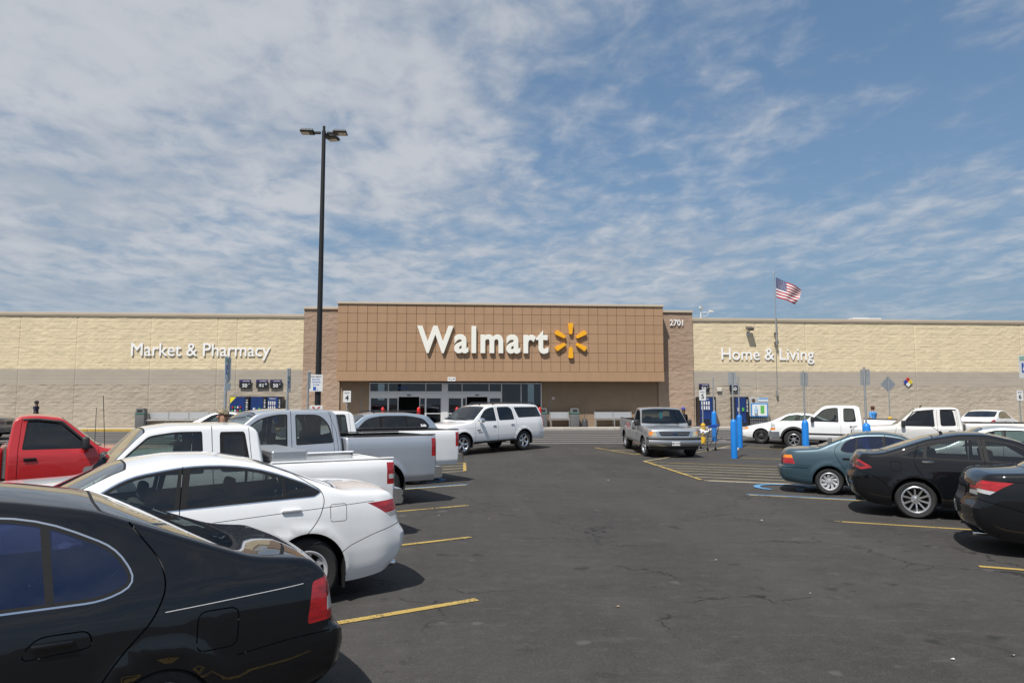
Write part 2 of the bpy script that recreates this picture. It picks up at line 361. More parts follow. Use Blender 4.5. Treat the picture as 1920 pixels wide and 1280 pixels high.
WHEELS = {}
def wheel_meshes(r, rim_r, w, style):
    key = (r, rim_r, w, style)
    if key in WHEELS: return WHEELS[key]
    bm = bmesh.new(); h = w / 2; k = (r - rim_r)
    prof = [(rim_r - .005, -h + .015), (rim_r + .25 * k, -h), (rim_r + .65 * k, -h - .004), (r - .022, -h + .012), (r - .004, -h + .035), (r, -h + .05), (r, -.012), (r - .008, -.008), (r - .008, .008), (r, .012), (r, h - .05), (r - .004, h - .035), (r - .022, h - .012), (rim_r + .65 * k, h + .004), (rim_r + .25 * k, h), (rim_r - .005, h - .015)]
    lathe(bm, prof, 48, 'Y'); fix_normals(bm); bm.normal_update()
    me = bpy.data.meshes.new('tyre'); bm.to_mesh(me); bm.free(); me.materials.append(mat('tyre_rubber', (.022, .022, .023), .82, noise=(40, .25), bump=(60, .25, .004)))
    me.polygons.foreach_set('use_smooth', [True] * len(me.polygons)); me.set_sharp_from_angle(angle=math.radians(38)); tyre = me
    n, kind, finish = style; R = rim_r; bm = bmesh.new()
    lathe(bm, [(R - .004, -h + .02), (R - .02, -h + .04), (R - .025, h - .05), (R - .012, h - .022), (R + .002, h - .012), (R + .004, h - .004), (R - .006, h + .001), (R - .02, h - .012), (R - .03, h - .03)], 48, 'Y')   # barrel and lip
    y1 = h - .018; dish = .03
    def spoke(a0, a1, w0, w1, r0, r1, t=.022, lean=0.):
        P = []
        for rr, ww, aa, yy in ((r0, w0, a0, y1 - .004), ((r0 + r1) / 2, (w0 + w1) / 2, (a0 + a1) / 2 + lean, y1 - dish * .35), (r1, w1, a1, y1 - dish)):
            cx, cz = rr * math.cos(aa), rr * math.sin(aa); tx, tz = -math.sin(aa), math.cos(aa)
            P.append([bm.verts.new((cx + tx * ww * e, yy - d, cz + tz * ww * e)) for e, d in ((-.5, .012), (-.3, 0), (.3, 0), (.5, .012))])
        for A, B in zip(P[:-1], P[1:]):
            for i in range(3): bm.faces.new((A[i], A[i + 1], B[i + 1], B[i]))
        back = [[bm.verts.new((v.co.x, v.co.y - t, v.co.z)) for v in (q[0], q[-1])] for q in P]
        for (A, B), (C, D) in zip(zip(P[:-1], P[1:]), zip(back[:-1], back[1:])):
            bm.faces.new((A[0], B[0], D[0], C[0])); bm.faces.new((A[3], C[1], D[1], B[3]))
    if kind == 'steel':
        lathe(bm, [(R - .02, y1 - .03), (R - .06, y1 - .05), (R * .62, y1 - .03), (R * .45, y1 - .012), (.075, y1 - .015), (.07, y1 + .01), (.03, y1 + .02), (.0, y1 + .02)], 32, 'Y')
    else:
        for i in range(n):
            a = 2 * math.pi * i / n + .2
            if kind == 'swirl': spoke(a + .35, a, R * .42, R * .22, R * .99, R * .3, lean=.0)
            elif kind == 'double': spoke(a + .11, a + .03, R * .20, R * .12, R * .98, R * .22); spoke(a - .11, a - .03, R * .20, R * .12, R * .98, R * .22)
            elif kind == 'wide': spoke(a, a, R * .44, R * .30, R * .97, R * .2)
            else: spoke(a, a, R * .17, R * .13, R * .98, R * .2)
        lathe(bm, [(R * .36, y1 - dish - .012), (R * .33, y1 - dish + .004), (R * .2, y1 - dish + .008), (R * .17, y1 - dish + .016), (0.001, y1 - dish + .02)], 24, 'Y')
        for i in range(5):
            a = 2 * math.pi * i / 5; tube(bm, (R * .265 * math.cos(a), y1 - dish, R * .265 * math.sin(a)), (R * .265 * math.cos(a), y1 - dish + .02, R * .265 * math.sin(a)), .011, 6)
    fix_normals(bm)
    nb = len(bm.faces)
    lathe(bm, [(R - .03, h - .06), (R * .7, -.02), (.02, -.02)], 32, 'Y', mi=1)      # dark brake disc behind
    fm = {'alloy': mat('alloy_wheel', (.62, .63, .65), .28, .85), 'cover': mat('silver_wheel_cover', (.50, .51, .53), .35, .35), 'chrome': mat('chrome', (.82, .83, .85), .08, 1.0), 'black': mat('black_steel_wheel', (.03, .03, .032), .5), 'grey': mat('grey_alloy', (.45, .45, .46), .35, .8)}[finish]
    me = bpy.data.meshes.new('rim'); bm.to_mesh(me); bm.free(); me.materials.append(fm); me.materials.append(mat('wheel_dark', (.015, .015, .015), .7))
    me.polygons.foreach_set('use_smooth', [True] * len(me.polygons)); me.set_sharp_from_angle(angle=math.radians(35))
    WHEELS[key] = (tyre, me); return tyre, me

RUB = lambda: mat('black_rubber', (.014, .014, .015), .6, spec=.2)
PLAS = lambda: mat('black_plastic', (.028, .028, .03), .5, noise=(30, .1))
TRIM = lambda: mat('cabin_trim', (.06, .06, .062), .8)
CHROME = lambda: mat('chrome', (.82, .83, .85), .08, 1.0)
LAMP = {'red': lambda: mat('red_lens', (.34, .007, .010), .14, coat=1.0, noise=(16, .55, (.4, 1, 2.2)), bump=(70, .35, .004)), 'clear': lambda: mat('clear_lens', (.62, .63, .62), .12, .35, coat=1.0, noise=(50, .15)),
        'amber': lambda: mat('amber_lens', (.75, .22, .012), .15, coat=1.0), 'dark': lambda: mat('smoked_lens', (.05, .01, .012), .1, coat=1.0), 'yellowed': lambda: mat('yellowed_lens', (.55, .50, .36), .2, .2, coat=1.0)}

def vehicle(name, label, pos, heading, spec, group=None):
    """spec: lofts (cab first), wheels, panes, lamps ... ; origin on the ground at mid wheelbase, nose +x"""
    xf, xr = spec['axles']; xm = .5 * (xf + xr); r = spec['r']; h = Vector((heading[0], heading[1], 0)).normalized()
    root = thing(name, label, spec['cat'], (pos[0], pos[1], gz(pos[1]) if 'z' not in spec else spec['z']), math.atan2(h.y, h.x), group)
    slope = (gz(pos[1] + h.y) - gz(pos[1] - h.y)) / 2
    root.rotation_euler = (0, -math.atan(slope), math.atan2(h.y, h.x)) if abs(slope) > 1e-4 else root.rotation_euler
    T = lambda V: np.stack([xm - V[:, 0], V[:, 1], V[:, 2]], 1)
    TN = lambda N: np.stack([-N[:, 0], N[:, 1], N[:, 2]], 1)
    def put(nm, t, m, parent=root):
        V, F, N = t; return mesh_obj(nm, T(V), F[:, ::-1], m, parent, normals=TN(N))
    body_m = spec['paint']; R = spec.get('arch', r + .055); parts = {}
    for li, lf in enumerate(spec['lofts']):
        reg = list(lf.get('regions', [])); L = lf['loft']; mats = lf.get('mats', {})
        for xa in (xf, xr):
            if L.x0 - .2 < xa < L.x1 + .2:
                arc = [(xa + R * math.cos(a), r + R * math.sin(a)) for a in np.linspace(-.35, math.pi + .35, 30)]
                arc = [(xa + R * 1.0, -.2)] + arc + [(xa - R * 1.0, -.2)]
                if 'flare' in spec:
                    f = R + spec['flare']; reg.append(('wheel_arch_trim', 'side', [(xa + f, -.2)] + [(xa + f * math.cos(a), r + f * math.sin(a)) for a in np.linspace(-.2, math.pi + .2, 26)] + [(xa - f, -.2)], None))
                reg.append((None, 'side', arc, None))
        sk = L.skin(reg, gx=lf.get('gx', 64)); c0 = L.cap(0, lf.get('front', [])); c1 = L.cap(1, lf.get('rear', []))
        bodies = [sk['body'], mirrored(sk['body']), c0.get('body'), c1.get('body')]
        bt = merged([b for b in bodies if b is not None]); bo = put(lf.get('name', 'body'), bt, body_m)
        ln = merged([q for k, q in sk.items() if k in ('body', 'window_seal')] + [mirrored(q) for k, q in sk.items() if k in ('body', 'window_seal')])
        li_o = put('cabin_lining' if li == 0 else 'bed_lining', (ln[0] - ln[2] * .03, ln[1][:, ::-1], -ln[2]), TRIM())
        tops = {q[0] for q in reg if q[1] == 'top'}
        for src, both in ((sk, True), (c0, False), (c1, False)):
            for k, q in src.items():
                if k == 'body': continue
                nm, mk = (k.split('|') + [None])[:2]; m = mats.get(k) or mats.get(nm)
                if both and k not in tops: put(nm, q, m); put(nm, mirrored(q), m)
                elif both: put(nm, merged([q, mirrored(q)]), m)
                else: put(nm, q, m)
        # underside
        xs = np.linspace(L.x0 + .1, L.x1 - .1, 12); yy = L.Wm - .30; zz = lf.get('under', .26)
        V = [(xm - x, s_ * yy, zz) for x in xs for s_ in (1, -1)]; F = [(2 * i, 2 * i + 1, 2 * i + 3, 2 * i + 2) for i in range(len(xs) - 1)]
        mesh_obj('underbody', V, F, TRIM(), root)
    L = spec['lofts'][0]['loft']; track = spec.get('track', L.Wm - .035)
    ty, rim = wheel_meshes(r, spec['rim'], spec.get('tw', .205), spec['style'])
    for xa in (xf, xr):
        for sd in (1, -1):
            w = link(bpy.data.objects.new('wheel', ty), root); w.location = (xm - xa, sd * (track - spec.get('tw', .205) / 2), r); w.rotation_euler = (0, RNG.uniform(0, 6), 0 if sd > 0 else math.pi)
            if spec.get('steer') and xa == xf: w.rotation_euler[2] += spec['steer']
            link(bpy.data.objects.new('rim', rim), w)
            bm = bmesh.new(); n = 20; ring = []
            for yv in (sd * (track + .005), sd * (track - .33)):
                ring.append([bm.verts.new((xm - xa + (R + .012) * math.cos(a), yv, r + (R + .012) * math.sin(a))) for a in np.linspace(-.3, math.pi + .3, n)])
            for i in range(n - 1): bm.faces.new((ring[0][i], ring[0][i + 1], ring[1][i + 1], ring[1][i]))
            bm.faces.new(ring[1]); bm_obj('wheel_well', bm, mat('wheel_well_dark', (.012, .012, .012), .9), root)
    # add-ons
    def side_part(nm, x, z, size, m, both=True, bevel=.012, out=.0, lf=L, tilt=0.):
        for sd in ((1, -1) if both else (1,)):
            p, n = lf.surf(x, z); bm = bmesh.new(); box(bm, (0, 0, 0), size, None, min(bevel, min(size) * .45), 2)
            o = bm_obj(nm, bm, m, root, True, 40); o.location = (xm - p[0], sd * (p[1] + out), p[2]); nx = -n[0]
            o.rotation_euler = (-sd * math.asin(max(-1, min(1, n[2]))) if abs(n[2]) < .9 else 0, tilt, -sd * math.atan2(nx, max(n[1], .01)))
    for hd in spec.get('handles', []):
        x, z, w, hh, m = hd; lf = spec['lofts'][0]['loft']; side_part('door_handle', x, z, (w, .03, hh), m, out=.012)
    for (x, z, sx, sz, m) in spec.get('mirrors', []):
        for sd in (1, -1):
            p, n = L.surf(x, z); bm = bmesh.new(); box(bm, (0, 0, 0), (.11, sx, sz), None, .045, 3); 
            for v in bm.verts: v.co.x += .25 * abs(v.co.y) * 0 + (.02 if v.co.x > 0 else 0) * (1 - (v.co.z / sz) ** 2)
            tube(bm, (-.01, -sd * sx * .4, -sz * .25), (-.03, -sd * (sx * .5 + .12), -sz * .35), .025, 8)
            o = bm_obj('mirror', bm, m, root, True, 45); o.location = (xm - p[0], sd * (p[1] + sx * .5 + .05), z)
            g = bmesh.new(); box(g, (0, 0, 0), (.004, sx * .82, sz * .78), None, .0015); gm = bm_obj('mirror_glass', g, mat('mirror_glass', (.8, .82, .84), .03, 1.0), o); gm.location = (-.057, 0, 0)
    for (nm, x, z, size, m) in spec.get('side_parts', []): side_part(nm, x, z, size, m, out=size[1] * .3)
    # cabin
    cb = spec.get('cabin')
    if cb:
        xd, zs, rows = cb; sm = mat('seat_cloth', (.09, .09, .095), .9, noise=(60, .2)); Wc = L.Wm
        bm = bmesh.new(); box(bm, (xm - xd, 0, zs + .42), (.38, Wc * 1.66, .16), None, .05, 2); box(bm, (xm - xd + .05, 0, zs + .2), (.25, Wc * 1.6, .4), None, .03, 1); bm_obj('dashboard', bm, TRIM(), root, True, 40)
        bm = bmesh.new(); box(bm, (xm - (xd + 1.3), 0, zs - .12), (2.4, Wc * 1.5, .05)); bm_obj('cabin_floor', bm, TRIM(), root)
        for k, xr_ in enumerate(rows):
            for y in ((.38, -.38) if k == 0 else (.36, -.36)):
                bm = bmesh.new(); box(bm, (xm - xr_ + .22, y, zs + .08), (.5, .5 if k == 0 else .66, .16), None, .05, 2)
                box(bm, (xm - xr_ - .08, y, zs + .38), (.14, .48 if k == 0 else .66, .56), Matrix.Rotation(-.22, 3, 'Y'), .05, 2)
                box(bm, (xm - xr_ - .19, y, zs + .75), (.09, .26, .17), Matrix.Rotation(-.15, 3, 'Y'), .035, 2); bm_obj('seat', bm, sm, root, True, 40)
        bm = bmesh.new(); q = Matrix.Rotation(-1.1, 3, 'Y')
        n = 20; pts = [Vector((xm - xd - .3, .38, zs + .45)) + q @ Vector((.18 * math.cos(a), .18 * math.sin(a), 0)) for a in np.linspace(0, 2 * math.pi, n + 1)]
        path_tube(bm, pts, .014, 6); tube(bm, pts[0].lerp(pts[n // 2], .5), (xm - xd, .38, zs + .36), .02, 6); bm_obj('steering_wheel', bm, PLAS(), root)
    if spec.get('extra'): spec['extra'](root, xm, L, put)
    return root

def bar_bumper(root, xm, x, W, z0, z1, m, end, bow=.12, wrap=.35, t=.05, name='bumper', prof=None):
    """a bar following the plan of the body end; end=-1 nose, +1 tail"""
    n = 21; bm = bmesh.new(); rows = []; prof = prof or [(0, 0), (.02, .18), (.02, .42), (-.012, .5), (.015, .58), (.015, .85), (-.01, 1)]
    path = [(-W + 0, wrap)] + [(W * math.sin(u * math.pi / 2 * .98), 0) for u in np.linspace(-1, 1, n)] + [(W, wrap)]
    for (y, back) in path:
        xo = x + end * (0 - bow * (y / W) ** 2 - back); k = 1 if back == 0 else .4
        rows.append([bm.verts.new((xm - (xo + end * o * k), y, z0 + f * (z1 - z0))) for o, f in prof] + [bm.verts.new((xm - (xo - end * t), y * .97, z1 - .01)), bm.verts.new((xm - (xo - end * t), y * .97, z0 + .01))])
    for A, B in zip(rows[:-1], rows[1:]):
        for i in range(len(A)): bm.faces.new((A[i], A[(i + 1) % len(A)], B[(i + 1) % len(B)], B[i]))
    bm.faces.new(rows[0]); bm.faces.new(rows[-1][::-1]); fix_normals(bm); return bm_obj(name, bm, m, root, True, 35)
def plate(root, xm, x, z, y, end, txt, name='number_plate'):
    o = mesh_obj(name, [(0, -.15, -.075), (0, .15, -.075), (0, .15, .075), (0, -.15, .075)], [(0, 1, 2, 3)] if end < 0 else [(3, 2, 1, 0)], mat('plate_white', (.7, .71, .7), .4), root); o.location = (xm - x - end * .004, y, z)
    t = text_obj('plate_text', txt, .085, (0, 0, 0), mat('plate_ink', (.03, .04, .08), .5), o, 0, .001, 0.002); t.rotation_euler = (math.pi / 2, 0, math.pi / 2 if end < 0 else -math.pi / 2); t.location = (-end * .003, 0, -.03)
# ------------------------------------------------------------------ the vehicles on this lot
def clip_half(poly, p, n):
    out = []; m = len(poly)
    for i in range(m):
        a, b = np.array(poly[i]), np.array(poly[(i + 1) % m]); da, db = np.dot(a - p, n), np.dot(b - p, n)
        if da >= 0: out.append(tuple(a))
        if (da > 0) != (db > 0) and abs(da - db) > 1e-9: out.append(tuple(a + (b - a) * da / (da - db)))
    return out
def side_glass(poly, splits=(), gap=.05, seal=.018, margin=.05, trim=None, start=0):
    """one glazed opening: seal round it, panes between the splits (x at belt, x at roof); returns regions"""
    reg = []
    if trim: reg.append(('window_trim', 'side', grow(poly, trim), margin - trim))
    reg.append(('window_seal', 'side', poly, margin)); inner = grow(poly, -seal); ed = list(splits); zlo, zhi = min(p[1] for p in poly), max(p[1] for p in poly)
    for k in range(len(ed) + 1):
        q = inner
        for sgn, e in ((1, ed[k - 1] if k > 0 else None), (-1, ed[k] if k < len(ed) else None)):
            if e is None: continue
            g = e[2] if len(e) > 2 else gap; d = np.array([e[1] - e[0], zhi - zlo]); nn = np.array([d[1], -d[0]]) / np.hypot(*d) * sgn
            if len(q) >= 3: q = clip_half(q, np.array([e[0], zlo]) + nn * g / 2, nn)
        if len(q) >= 3: reg.append(('window|%d' % (k + start), 'side', q, margin + seal))
    return reg
def seam(line, w=.009, r=.0, sp='side'): return (None, sp, strip(subdiv(line if r == 0 else rline(line, r), .03, False), w), None)
def rline(pts, r):
    out = [pts[0]]
    for i in range(1, len(pts) - 1):
        p = Vector(pts[i]); a = Vector(pts[i - 1]) - p; b = Vector(pts[i + 1]) - p; t = min(r, a.length * .45, b.length * .45); A = p + a.normalized() * t; B = p + b.normalized() * t
        out += [tuple((1 - u) ** 2 * A + 2 * u * (1 - u) * p + u * u * B) for u in (0, .25, .5, .75, 1)]
    return out + [pts[-1]]
def loop(pts, w=.008, r=.04): p = rpoly(pts, r); return seam(p + [p[0], p[1]], w)
def screen(x0, x1, q0=.95, q1=.93, bow=.10, name='windshield'):
    """glass across the top surface between two stations (q = share of the half width)"""
    return (name, 'top', rpoly([(x0, 0, 0), (x0 + bow * .35, .5, .2), (x0 + bow, q0, .04), (x1 - .03, q1, .05), (x1, .5, .2), (x1, 0, 0)] if x0 < x1 else [(x0, 0, 0), (x0 - bow * .35, .5, .2), (x0 - bow, q0, .04), (x1 + .03, q1, .05), (x1, .5, .2), (x1, 0, 0)]), None)
def screen_pair(x0, x1, **k):
    s = 1 if x0 < x1 else -1; q0 = k.get('q0', .95); q1 = k.get('q1', .93)
    return [screen(x0 - .025 * s, x1 + .02 * s, q0 + .03, q1 + .03, k.get('bow', .1), 'glass_seal|%d' % (x0 > x1)), screen(x0, x1, q0, q1, k.get('bow', .1), k.get('name', 'windshield'))]
PRIV = glass_mat('privacy_glass', (.09, .095, .10)); TINT = glass_mat('tinted_glass', (.40, .44, .43)); CLEAR = glass_mat('green_glass', (.62, .74, .70)); BLUEG = glass_mat('blue_tint_glass', (.15, .18, .30), (.36, .42, .64), .14)
WHITE = paint('white_paint', (.80, .81, .82)); BLACK = paint('black_paint', (.005, .0055, .007)); SILVER = paint('silver_paint', (.50, .52, .55), .55, .38)
CARM = lambda **k: dict({'window_seal': RUB(), 'glass_seal': RUB(), 'window_trim': CHROME(), 'window': TINT, 'windshield': CLEAR, 'rear_window': TINT, 'tail_lamp': LAMP['red'](), 'head_lamp': LAMP['clear'](), 'reverse_lamp': LAMP['clear'](), 'side_marker': LAMP['amber'](), 'grille': PLAS(), 'bumper_trim': PLAS(), 'wheel_arch_trim': PLAS(), 'body_side_trim': PLAS(), 'plate_recess': PLAS(), 'bright_trim': CHROME()}, **k)

def sedan(paint_m, cat='car', L=4.7, W=.89, H=1.45, axles=(.93, 3.63), r=.32, rim=.215, style=(7, 'plain', 'alloy'), T=None, belt=None, dlo=None, splits=None, cowl=1.15, roof0=2.0, roof1=3.15, deck=4.0, tumble=.42, tail=None, head=None, glass=None, ws=None, rw=None, trim=None, cabin=True,
          doors=(), extra_regions=(), rear=(), front=(), zb=.2, bowR=.16, bowF=.24, eR=None, eF=None, handles=(), mirrors=True, hm=None, extra=None, side=None, Wc=None, fuel=None, crown=.035, mirror_m=None, rs=.035):
    loft = Loft(0, L, T, Wc or [(0, W - .12), (.25, W - .045), (.8, W - .005), (L * .5, W), (L - .9, W - .005), (L - .3, W - .05), (L, W - .12)], [(0, zb + .02), (.5, zb), (L - .6, zb), (L, zb + .07)], belt, tumble, crown, side, .055, bowF, bowR,
                eF if eF is not None else [(.2, -.1), (.3, .03), (.5, .04), (.6, -.0), (.9, -.06)], eR if eR is not None else [(.25, -.12), (.36, .0), (.55, .03), (.64, .0), (.7, -.03), (1.1, -.06)],
                [(axles[0], r, r + .075, .014), (axles[1], r, r + .075, .014)], rs)
    reg = [screen_pair(cowl, roof0)[0], screen_pair(cowl, roof0)[1]] + [(a if a[0] != 'windshield' else ('rear_window',) + a[1:]) for a in screen_pair(deck, roof1, q0=.86, q1=.9, bow=.12)]
    reg += side_glass(dlo, splits, trim=trim)
    for d in doors: reg.append(d)
    if fuel: x, z, s = fuel; reg.append(loop([(x - s, z - s), (x + s, z - s), (x + s, z + s), (x - s, z + s)], .006, s * .35))
    reg += list(tail or []) + list(head or []) + list(extra_regions)
    m = CARM(window=glass or TINT, windshield=ws or CLEAR, rear_window=rw or glass or TINT)
    hb = belt[0][1] if isinstance(belt, list) else belt
    return dict(cat=cat, axles=axles, r=r, rim=rim, style=style, paint=paint_m, handles=[(x, z, .19, .035, hm or paint_m) for x, z in handles],
                mirrors=[(cowl + .42, hb + .06, .19, .13, mirror_m or paint_m)] if mirrors else [], cabin=(cowl + .3, .36, (2.25, 3.1)) if cabin else None, extra=extra,
                lofts=[dict(loft=loft, regions=reg, mats=m, front=list(front), rear=list(rear), under=zb + .05)])
LEFT = Vector((-.879, -.477)); RIGHT = Vector((.879, -.477))          # into the stalls on each side of the aisle
def at_stall(X0, c, d, s_tail, L, axles):
    """mid wheelbase of a car whose tail is s_tail metres in from the aisle along its stall"""
    s = s_tail + L - .5 * (axles[0] + axles[1]); return (X0 + d.x * s, c + d.y * s)

def build_cars():
    # --- black sedan, nearest
    T = [(0, .62), (.12, .70), (.5, .80), (1.1, .92), (1.25, .96), (2.0, 1.45), (2.4, 1.525), (2.8, 1.515), (3.25, 1.435), (4.08, 1.095), (4.2, 1.08), (4.46, 1.05), (4.57, 1.0), (4.66, .91)]
    doors = [seam(rline([(3.42, 1.33), (3.58, 1.12), (3.61, .98), (3.54, .82), (3.38, .66), (3.22, .42), (3.18, .24)], .1), .009), seam(rline([(2.44, 1.36), (2.40, .95), (2.38, .30), (2.40, .22)], .08), .009),
             seam([(3.17, .2), (3.17, .235), (1.3, .235)], .008), seam([(4.58, .60), (4.3, .60), (3.98, .565)], .008), loop([(3.76, .62), (3.98, .62), (3.99, .83), (3.77, .83)], .007, .05), loop([(2.93, .715), (3.26, .735), (3.24, .82), (3.0, .82)], .007, .06),
             ('pinstripe', 'side', strip(subdiv([(3.6, .855), (4.40, .90)], .04, False), .0035), None)]
    sp = sedan(BLACK, L=4.66, W=.877, Wc=[(0, .757), (.25, .832), (.8, .872), (2.3, .877), (3.8, .875), (4.36, .85), (4.66, .80)], bowR=.10, rs=.024, crown=[(0, .03), (3.3, .035), (4.0, .016), (4.66, .012)], axles=(.93, 3.60), r=.285, rim=.185, style=(7, 'plain', 'alloy'), T=T, belt=[(0, .68), (1.2, .89), (4.0, .955), (4.66, .94)], cowl=1.22, roof0=1.98, roof1=3.26, deck=4.09, tumble=.45,
               dlo=rpoly([(1.55, .945, .03), (2.0, 1.35, .1), (2.45, 1.42, .3), (2.98, 1.385, .3), (3.36, 1.20, .12), (3.46, 1.02, .10), (3.30, .955, .1)], .05), splits=[(2.42, 2.48, .06), (3.06, 3.01, .04)], glass=BLUEG, rw=glass_mat('blue_rear_glass', (.25, .3, .38)), trim=.009, doors=doors, handles=[(3.08, .775)], hm=BLACK,
               tail=[('tail_lamp', 'side', rpoly([(4.42, .66), (4.48, .90), (4.70, .93), (4.70, .67)], .03), None), ('reverse_lamp', 'side', rpoly([(4.60, .72), (4.61, .80), (4.70, .81), (4.70, .72)], .01), None)], rear=[('tail_lamp', rpoly([(.45, .68), (.80, .67), (.80, .90), (.45, .88)], .03)), ('tail_lamp|b', rpoly([(-.45, .68), (-.80, .67), (-.80, .90), (-.45, .88)], .03))], eR=[(.25, -.1), (.34, .03), (.5, .06), (.585, .055), (.62, .0), (.9, -.03), (1.1, -.05)])
    sp['arch'] = .275; sp['lofts'][0]['mats']['pinstripe'] = mat('silver_scratch', (.6, .6, .6), .4)
    vehicle('black_sedan', 'old black four-door sedan with blue tinted windows and a scuffed bumper', at_stall(.2, 6.15, LEFT, 1.45, 4.66, (.93, 3.60)), LEFT, sp)
    # --- white sedan in the next stall, and its black twin across the aisle
    def accord(pm, gl, rw, hm, ws=CLEAR):
        T = [(0, .66), (.1, .745), (.5, .86), (1.1, .98), (1.32, 1.03), (2.15, 1.43), (2.6, 1.505), (3.0, 1.50), (3.4, 1.43), (4.18, 1.13), (4.45, 1.115), (4.75, 1.10), (4.85, 1.06), (4.93, .98)]
        doors = [seam(rline([(3.62, 1.33), (3.93, 1.13), (3.96, 1.03), (3.9, .85), (3.72, .66), (3.45, .42), (3.40, .24)], .1), .008), seam(rline([(2.66, 1.41), (2.62, 1.02), (2.58, .30), (2.60, .25)], .06), .008), seam([(3.42, .25), (1.5, .25)], .008),
                 seam([(1.6, .84), (2.6, .885), (3.6, .94), (4.5, .985)], .006), seam(rline([(4.93, .74), (4.5, .66), (4.22, .56), (4.12, .50)], .1), .007)]
        sp = sedan(pm, L=4.93, W=.923, axles=(.99, 3.79), r=.335, rim=.213, style=(7, 'double', 'cover'), T=T, belt=[(0, .74), (1.3, .96), (2.6, 1.01), (4.1, 1.075), (4.93, 1.02)], cowl=1.34, roof0=2.2, roof1=3.36, deck=4.2, tumble=.46,
                   dlo=rpoly([(1.66, 1.005, .02), (2.2, 1.33, .15), (2.75, 1.415, .3), (3.25, 1.385, .3), (3.70, 1.24, .1), (3.93, 1.115, .03), (3.86, 1.075, .02)], .04), splits=[(2.62, 2.68, .10), (3.58, 3.55, .025)], glass=gl, rw=rw, ws=ws, trim=.012, doors=doors, handles=[(3.62, .955), (2.45, .92)], hm=hm, fuel=(4.1, .90, .085),
                   tail=[('tail_lamp', 'side', [(4.42, .968), (4.95, .99), (4.95, .875), (4.66, .85)], None), ('reverse_lamp', 'side', [(4.66, .848), (4.95, .873), (4.95, .825), (4.75, .805)], None)],
                   rear=[(n + s_, rpoly([(a * .48, z0), (a * .84, z0), (a * .84, z1), (a * .48, z1 - .02)], .02)) for n, z0, z1 in (('tail_lamp', .86, .98), ('reverse_lamp', .79, .86)) for a, s_ in ((1, '|a'), (-1, '|b'))] + [('plate_recess', rpoly([(-.3, .68), (.3, .68), (.3, .84), (-.3, .84)], .03)), ('bright_trim', [(-.42, .885), (.42, .885), (.42, .92), (-.42, .92)])],
                   eR=[(.25, -.14), (.38, .0), (.50, .05), (.62, .06), (.70, .01), (.78, -.02), (1.1, -.05)])
        def ex(root, xm, L_, put):
            bm = bmesh.new()
            bm.free()
            for sd in (1, -1): bm = bmesh.new(); box(bm, (xm - 4.17, sd * .83, .30), (.02, .16, .30), None, .006); bm_obj('mud_flap', bm, RUB(), root)
            for sd in (1, -1): bm = bmesh.new(); tube(bm, (xm - 4.6, sd * .55, .27), (xm - 4.86, sd * .55, .26), .035, 12); bm_obj('exhaust_tip', bm, CHROME(), root, True, 40)
        sp['extra'] = ex; return sp
    vehicle('white_sedan', 'white four-door sedan with dark windows parked beside the old black sedan', at_stall(.2, 9.3, LEFT, 1.25, 4.93, (.99, 3.79)), LEFT, accord(WHITE, TINT, PRIV, WHITE))
    vehicle('black_sedan', 'black sedan with red and white tail lamps, beside the black fastback sedan', at_stall(6.4, 10.35, RIGHT, .85, 4.93, (.99, 3.79)), RIGHT, accord(BLACK, PRIV, PRIV, BLACK))
    # --- black fastback sedan
    T = [(0, .64), (.1, .73), (.5, .84), (1.1, .96), (1.25, 1.0), (2.05, 1.39), (2.5, 1.495), (2.9, 1.49), (3.4, 1.40), (4.12, 1.145), (4.3, 1.13), (4.56, 1.135), (4.6, 1.10), (4.67, 1.0)]
    doors = [seam(rline([(3.55, 1.28), (3.62, 1.08), (3.63, .95), (3.52, .74), (3.34, .5), (3.26, .26)], .1), .008), seam(rline([(2.60, 1.4), (2.58, .98), (2.50, .30)], .06), .008), seam([(3.28, .26), (1.5, .26)], .008), seam(rline([(4.62, .80), (4.30, .74), (4.10, .60), (4.06, .52)], .1), .007)]
    sp = sedan(BLACK, L=4.67, W=.915, axles=(.93, 3.63), r=.328, rim=.228, style=(10, 'plain', 'alloy'), T=T, belt=[(0, .72), (1.25, .93), (2.6, .99), (4.0, 1.05), (4.67, 1.03)], cowl=1.25, roof0=2.12, roof1=3.3, deck=4.12, tumble=.46, glass=TINT, rw=PRIV, doors=doors, handles=[(3.42, .985), (2.36, .95)], hm=CHROME(), fuel=(3.92, .90, .08),
               dlo=rpoly([(1.6, .985, .02), (2.1, 1.31, .15), (2.6, 1.40, .3), (3.1, 1.365, .3), (3.6, 1.21, .1), (3.88, 1.075, .03), (3.70, 1.045, .03)], .04), splits=[(2.56, 2.60, .11), (3.47, 3.43, .05)],
               tail=[('tail_lamp', 'side', rpoly([(4.30, .86), (4.36, .90), (4.7, 1.03), (4.7, .87), (4.55, .82)], .02), None), ('smoked_lamp', 'side', rpoly([(4.42, .885), (4.7, .98), (4.7, .89), (4.55, .865)], .015), None)],
               rear=[('tail_lamp|' + s_, rpoly([(a * .15, .9), (a * .82, .84), (a * .82, 1.0), (a * .15, .98)], .02)) for a, s_ in ((1, 'a'), (-1, 'b'))] + [('smoked_lamp|' + s_, rpoly([(a * .2, .915), (a * .8, .875), (a * .8, .965), (a * .2, .965)], .02)) for a, s_ in ((1, 'a'), (-1, 'b'))], eR=[(.25, -.16), (.4, .0), (.56, .05), (.7, .06), (.8, .0), (1.1, -.06), (1.14, -.0)])
    sp['lofts'][0]['mats']['smoked_lamp'] = LAMP['dark']()
